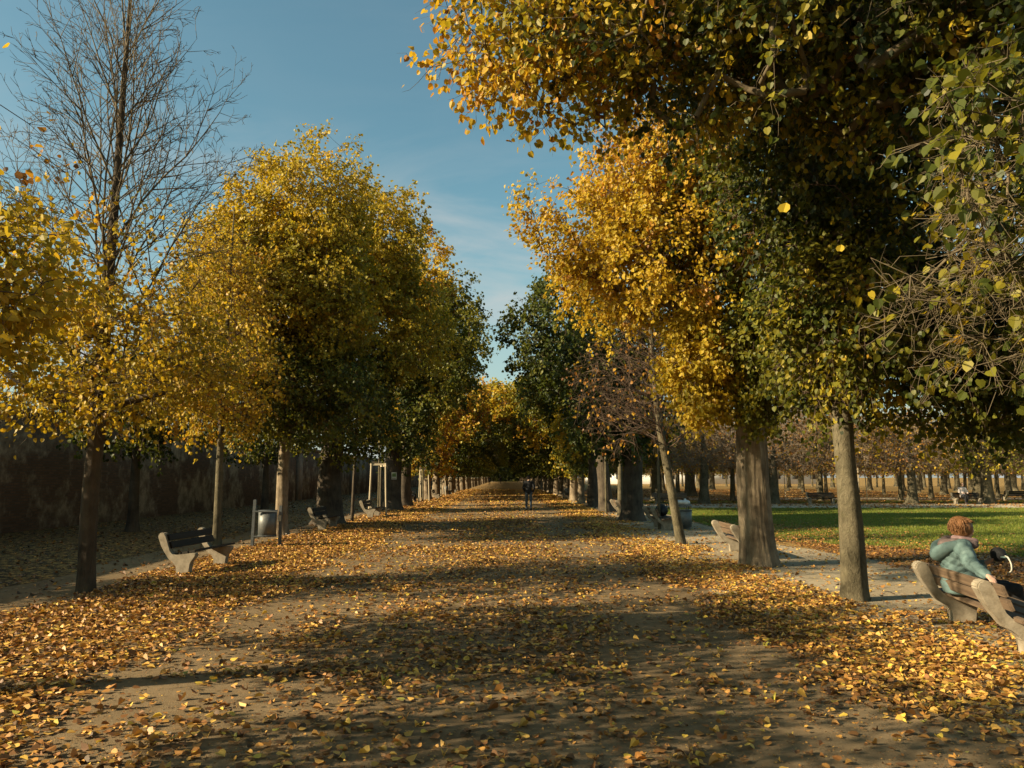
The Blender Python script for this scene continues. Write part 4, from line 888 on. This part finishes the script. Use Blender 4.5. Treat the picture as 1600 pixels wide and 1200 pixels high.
fdir = (.80, -.6, -.05)
W = figure('person.005', 'woman with copper hair and teal quilted jacket, one arm along the bench back', WL, Jw, dict(jacket=M_TEAL, trousers=M_DARKC, hair=M_HAIRR, hair_r=(.125, .125, .135), hair_amp=.010), -.16, face=fdir, fine=True, side=True, coat=1.2)
# puffy skirt of the jacket, hood lying on the back, fleece collar, scarf
put('jacket_hem', hulls([((.10, 0, .66), (.19, .225, .08)), ((.08, 0, .54), (.205, .25, .07)), ((.10, 0, .44), (.20, .25, .03))], [(0, 1), (1, 2)], .012), M_TEAL, W)
put('hood', hulls([((.03, .2, .99), .06), ((-.09, .15, .93), .075), ((-.15, 0, .86), .085), ((-.09, -.15, .94), .07), ((.03, -.2, .99), .05)], [(0, 1), (1, 2), (2, 3), (3, 4)], .011), M_TEAL, W)
put('collar', hulls([((.18, .16, 1.0), .05), ((.0, .14, 1.0), .06), ((-.075, 0, .965), .068), ((.0, -.14, .99), .06), ((.18, -.17, .98), .05)], [(0, 1), (1, 2), (2, 3), (3, 4)], .011), M_FLEECE, W)
put('scarf', hulls([((.22, .05, 1.02), .034), ((.09, .08, 1.035), .036), ((.04, 0, 1.04), .038), ((.09, -.08, 1.035), .036), ((.23, -.08, 1.01), .038)], [(0, 1), (1, 2), (2, 3), (3, 4)], .011), M_SCARF, W)
# black bag with a cream handle held before her
hb = empty('hand_bag', (5.06 + .47, 9.06, .70), 'black hand bag with teal edge and cream cord loop held by the seated woman', 'bag')
bm_obj('bag_body', lump(.085, (.8, 1.25, 1.0), 5, .25), M_BLACK, hb, 0, True).location = (0, -.03, .14)
bm_obj('teal_edge', lump(.03, (1.2, 2.0, .5), 6, .2, 2), M_TEAL, hb, 0, True).location = (.0, -.11, .115)
nm = NM(); loft(nm, [(.0, -.13, .13), (.0, -.18, .115), (.0, -.225, .05), (.0, -.22, -.02), (.0, -.15, -.05)], [.008, .008, .008, .008, .007], 8); nm.build('cord_loop', simple('cream_cord', (.55, .52, .42), (.66, .63, .52), 20, .6, 0), hb, (0, 0, 0), True)

# ------------------------------------------------------------------ leaves on the ground
def litter_density(x, y):
    n1 = vnoise(x, y, .55, 1); n2 = vnoise(x, y, 1.9, 2); n3 = vnoise(x, y, .22, 3)
    wob = (vnoise(x * 0, y, 1.7, 4) - .5) * .9 + (vnoise(x, y, .5, 12) - .5) * .5
    sm = lambda a, b, v: np.clip((v - a) / (b - a), 0, 1) ** 2 * (3 - 2 * np.clip((v - a) / (b - a), 0, 1))
    left = sm(-6.5, -5.6, x + wob * .5) * (1 - sm(-3.9, -2.9, x + wob))
    right = sm(2.4, 3.1, x + wob) * (1 - sm(4.1, 4.9, x + wob * 1.2))
    rnear = sm(2.6, 3.2, x + wob) * (1 - sm(9.8, 11.2, y)) * sm(6.6, 7.6, y) * (1 - sm(6.5, 8, x))
    path = 24 + 150 * sm(.45, .85, n1 * .6 + n2 * .4) * (.4 + n3) + 90 * np.exp(-((x + .2) / 1.6) ** 2) * (.3 + n2)
    path = path * np.where((x > 1.2) & (x < 2.6), .55, 1)
    far = sm(24, 40, y)
    d = path * (1 - far * .55) + left * 380 * (.55 + .6 * n2) + right * 220 * (.35 + .9 * n2) + rnear * 120 * (.3 + n1)
    d = np.where(x < -6.3, 15 * (.4 + n1), d)
    side = (x > 4.9) & (x < 7.6) & (y > 10.5); d = np.where(side, 16 * n1 + 5, d)
    lawn = x > 7.2
    fr = sm(7, 8, x) * (1 - sm(26, 34, y)) * (1 - sm(8.5, 13, x - (30 - y) * .12))
    d = np.where(lawn, 9 * n1 + fr * 130 * n2 + 150 * n1 * (x < lawn_x(y) + .6) * (y < 24), d)
    d = np.where((y > 43) & (x > 7.5), 60 * n2, d)
    return d
gl = rng_(77); lit = NM()
for (y0, y1, fac, szk, det) in ((2.5, 9, 1.0, 1.0, 5), (9, 20, 1.0, 1.0, 5), (20, 42, .55, 1.25, 4), (42, 110, .20, 2.0, 4)):
    W_ = lambda y: .74 * y + 2
    area = (y1 - y0) * 2 * W_(y1); n = int(area * 950 * fac)
    y = gl.uniform(y0, y1, n); x = gl.uniform(-1, 1, n) * W_(y1)
    ok = (np.abs(x) < W_(y)) & (x > -15) & (x < 45); x = x[ok]; y = y[ok]
    d = litter_density(x, y); ok = gl.random(len(x)) < d * 2.3 / 950; x = x[ok]; y = y[ok]; n = len(x)
    a = gl.uniform(0, 6.28, n); T = np.stack([np.cos(a), np.sin(a), gl.normal(0, .10, n)], 1); NN = np.stack([gl.normal(0, .22, n), gl.normal(0, .22, n), np.ones(n)], 1)
    z = .012 + gl.random(n) * .022 + np.where(d[ok] > 150, gl.random(n) * .03, 0)
    oran = np.clip((-x - 1) / 5, 0, 1)
    h = np.clip(gl.normal(.47 - .15 * oran, .25, n), 0, 1)
    h = np.where((x < -6.4) | (x > 7.2), h * .6, h); h = np.where((np.abs(x) < 3) & (gl.random(n) < .35), h * .5, h)
    leaves(lit, np.stack([x, y, z], 1), T, NN, (.018 + .05 * gl.random(n) ** .9) * szk, h, gl.normal(.2, .42, n), det)
n = 60000; y = 2.6 + 8.5 * gl.random(n) ** 1.3; x = gl.uniform(-1, 1, n) * (.74 * y + 1.5); ok = (x > -8) & (x < 6.9) & (gl.random(n) < .25 + .75 * vnoise(x, y, .4, 31)); x = x[ok]; y = y[ok]; n = len(x)   # crumbs of trodden leaf
a = gl.uniform(0, 6.28, n); leaves(lit, np.stack([x, y, .013 + 0 * x], 1), np.stack([np.cos(a), np.sin(a), gl.normal(0, .1, n)], 1), np.stack([gl.normal(0, .3, n), gl.normal(0, .3, n), np.ones(n)], 1), gl.uniform(.005, .019, n), np.clip(gl.normal(.25, .22, n), 0, 1), .2, 4)
lo = lit.build('fallen_leaves', M_LITTER, None, (0, 0, 0), False, True); tag(lo, 'yellow and brown fallen leaves strewn over the avenue and lawn edge', 'leaf litter', None, 'stuff')
# grass blades on the lawn
gg = rng_(78); n = 150000; y = 13 + 31 * gg.random(n) ** 1.15; x = gg.uniform(7.0, 34, n); ok = (x < .68 * y + 2) & (x > lawn_x(y) - .5 + 1.2 * vnoise(x, y, 1.0, 9)); x = x[ok]; y = y[ok]; n = len(x)
P = np.stack([x, y, np.full(n, .006)], 1); h = gg.uniform(.035, .075, n); a = gg.uniform(0, 6.28, n); w = .010
side = np.stack([np.cos(a), np.sin(a), 0 * a], 1) * w; tip = P + np.stack([gg.normal(0, .02, n), gg.normal(0, .02, n), h], 1)
gr = NM(); gr.add(np.stack([P - side, P + side, tip], 1).reshape(-1, 3), np.arange(3 * n).reshape(-1, 3), np.clip(gg.normal(.5, .2, n), 0, 1))
# moss and weeds in the gravel by the near bench
n = 9000; x = gg.normal(4.6, .8, n); y = gg.normal(6.9, .55, n); ok = vnoise(x, y, .5, 21) > .5; x = x[ok]; y = y[ok]; n = len(x)
P = np.stack([x, y, np.full(n, .004)], 1); a = gg.uniform(0, 6.28, n); side = np.stack([np.cos(a), np.sin(a), 0 * a], 1) * .004; tip = P + np.stack([gg.normal(0, .015, n), gg.normal(0, .015, n), gg.uniform(.01, .035, n)], 1)
gr.add(np.stack([P - side, P + side, tip], 1).reshape(-1, 3), np.arange(3 * n).reshape(-1, 3), np.clip(gg.normal(.45, .2, n), 0, 1))
go = gr.build('grass', M_GRASS, None, (0, 0, 0), False, True); tag(go, 'short green grass of the lawn and thin tufts by the near bench', 'grass', None, 'stuff')

# two leaves caught in mid air
for nm_, p, sz, hu, lab in (('falling_leaf', (1.93, 5.35, 3.53), .085, .72, 'larger yellow leaf falling in mid air before the dark crown'), ('falling_leaf.001', (2.98, 6.9, 3.70), .075, .70, 'smaller yellow leaf falling in mid air, just below and right of the larger one')):
    q = NM(); leaves(q, [(0, 0, 0)], [(.3, .2, .8)], [(-.4, -.8, .2)], sz, hu, .3, 5); f = q.build('falling_leaf', M_LEAF, None, (0, 0, 0), False, True); f.location = p
    tag(f, lab, 'leaf', 'leaves falling in mid air')
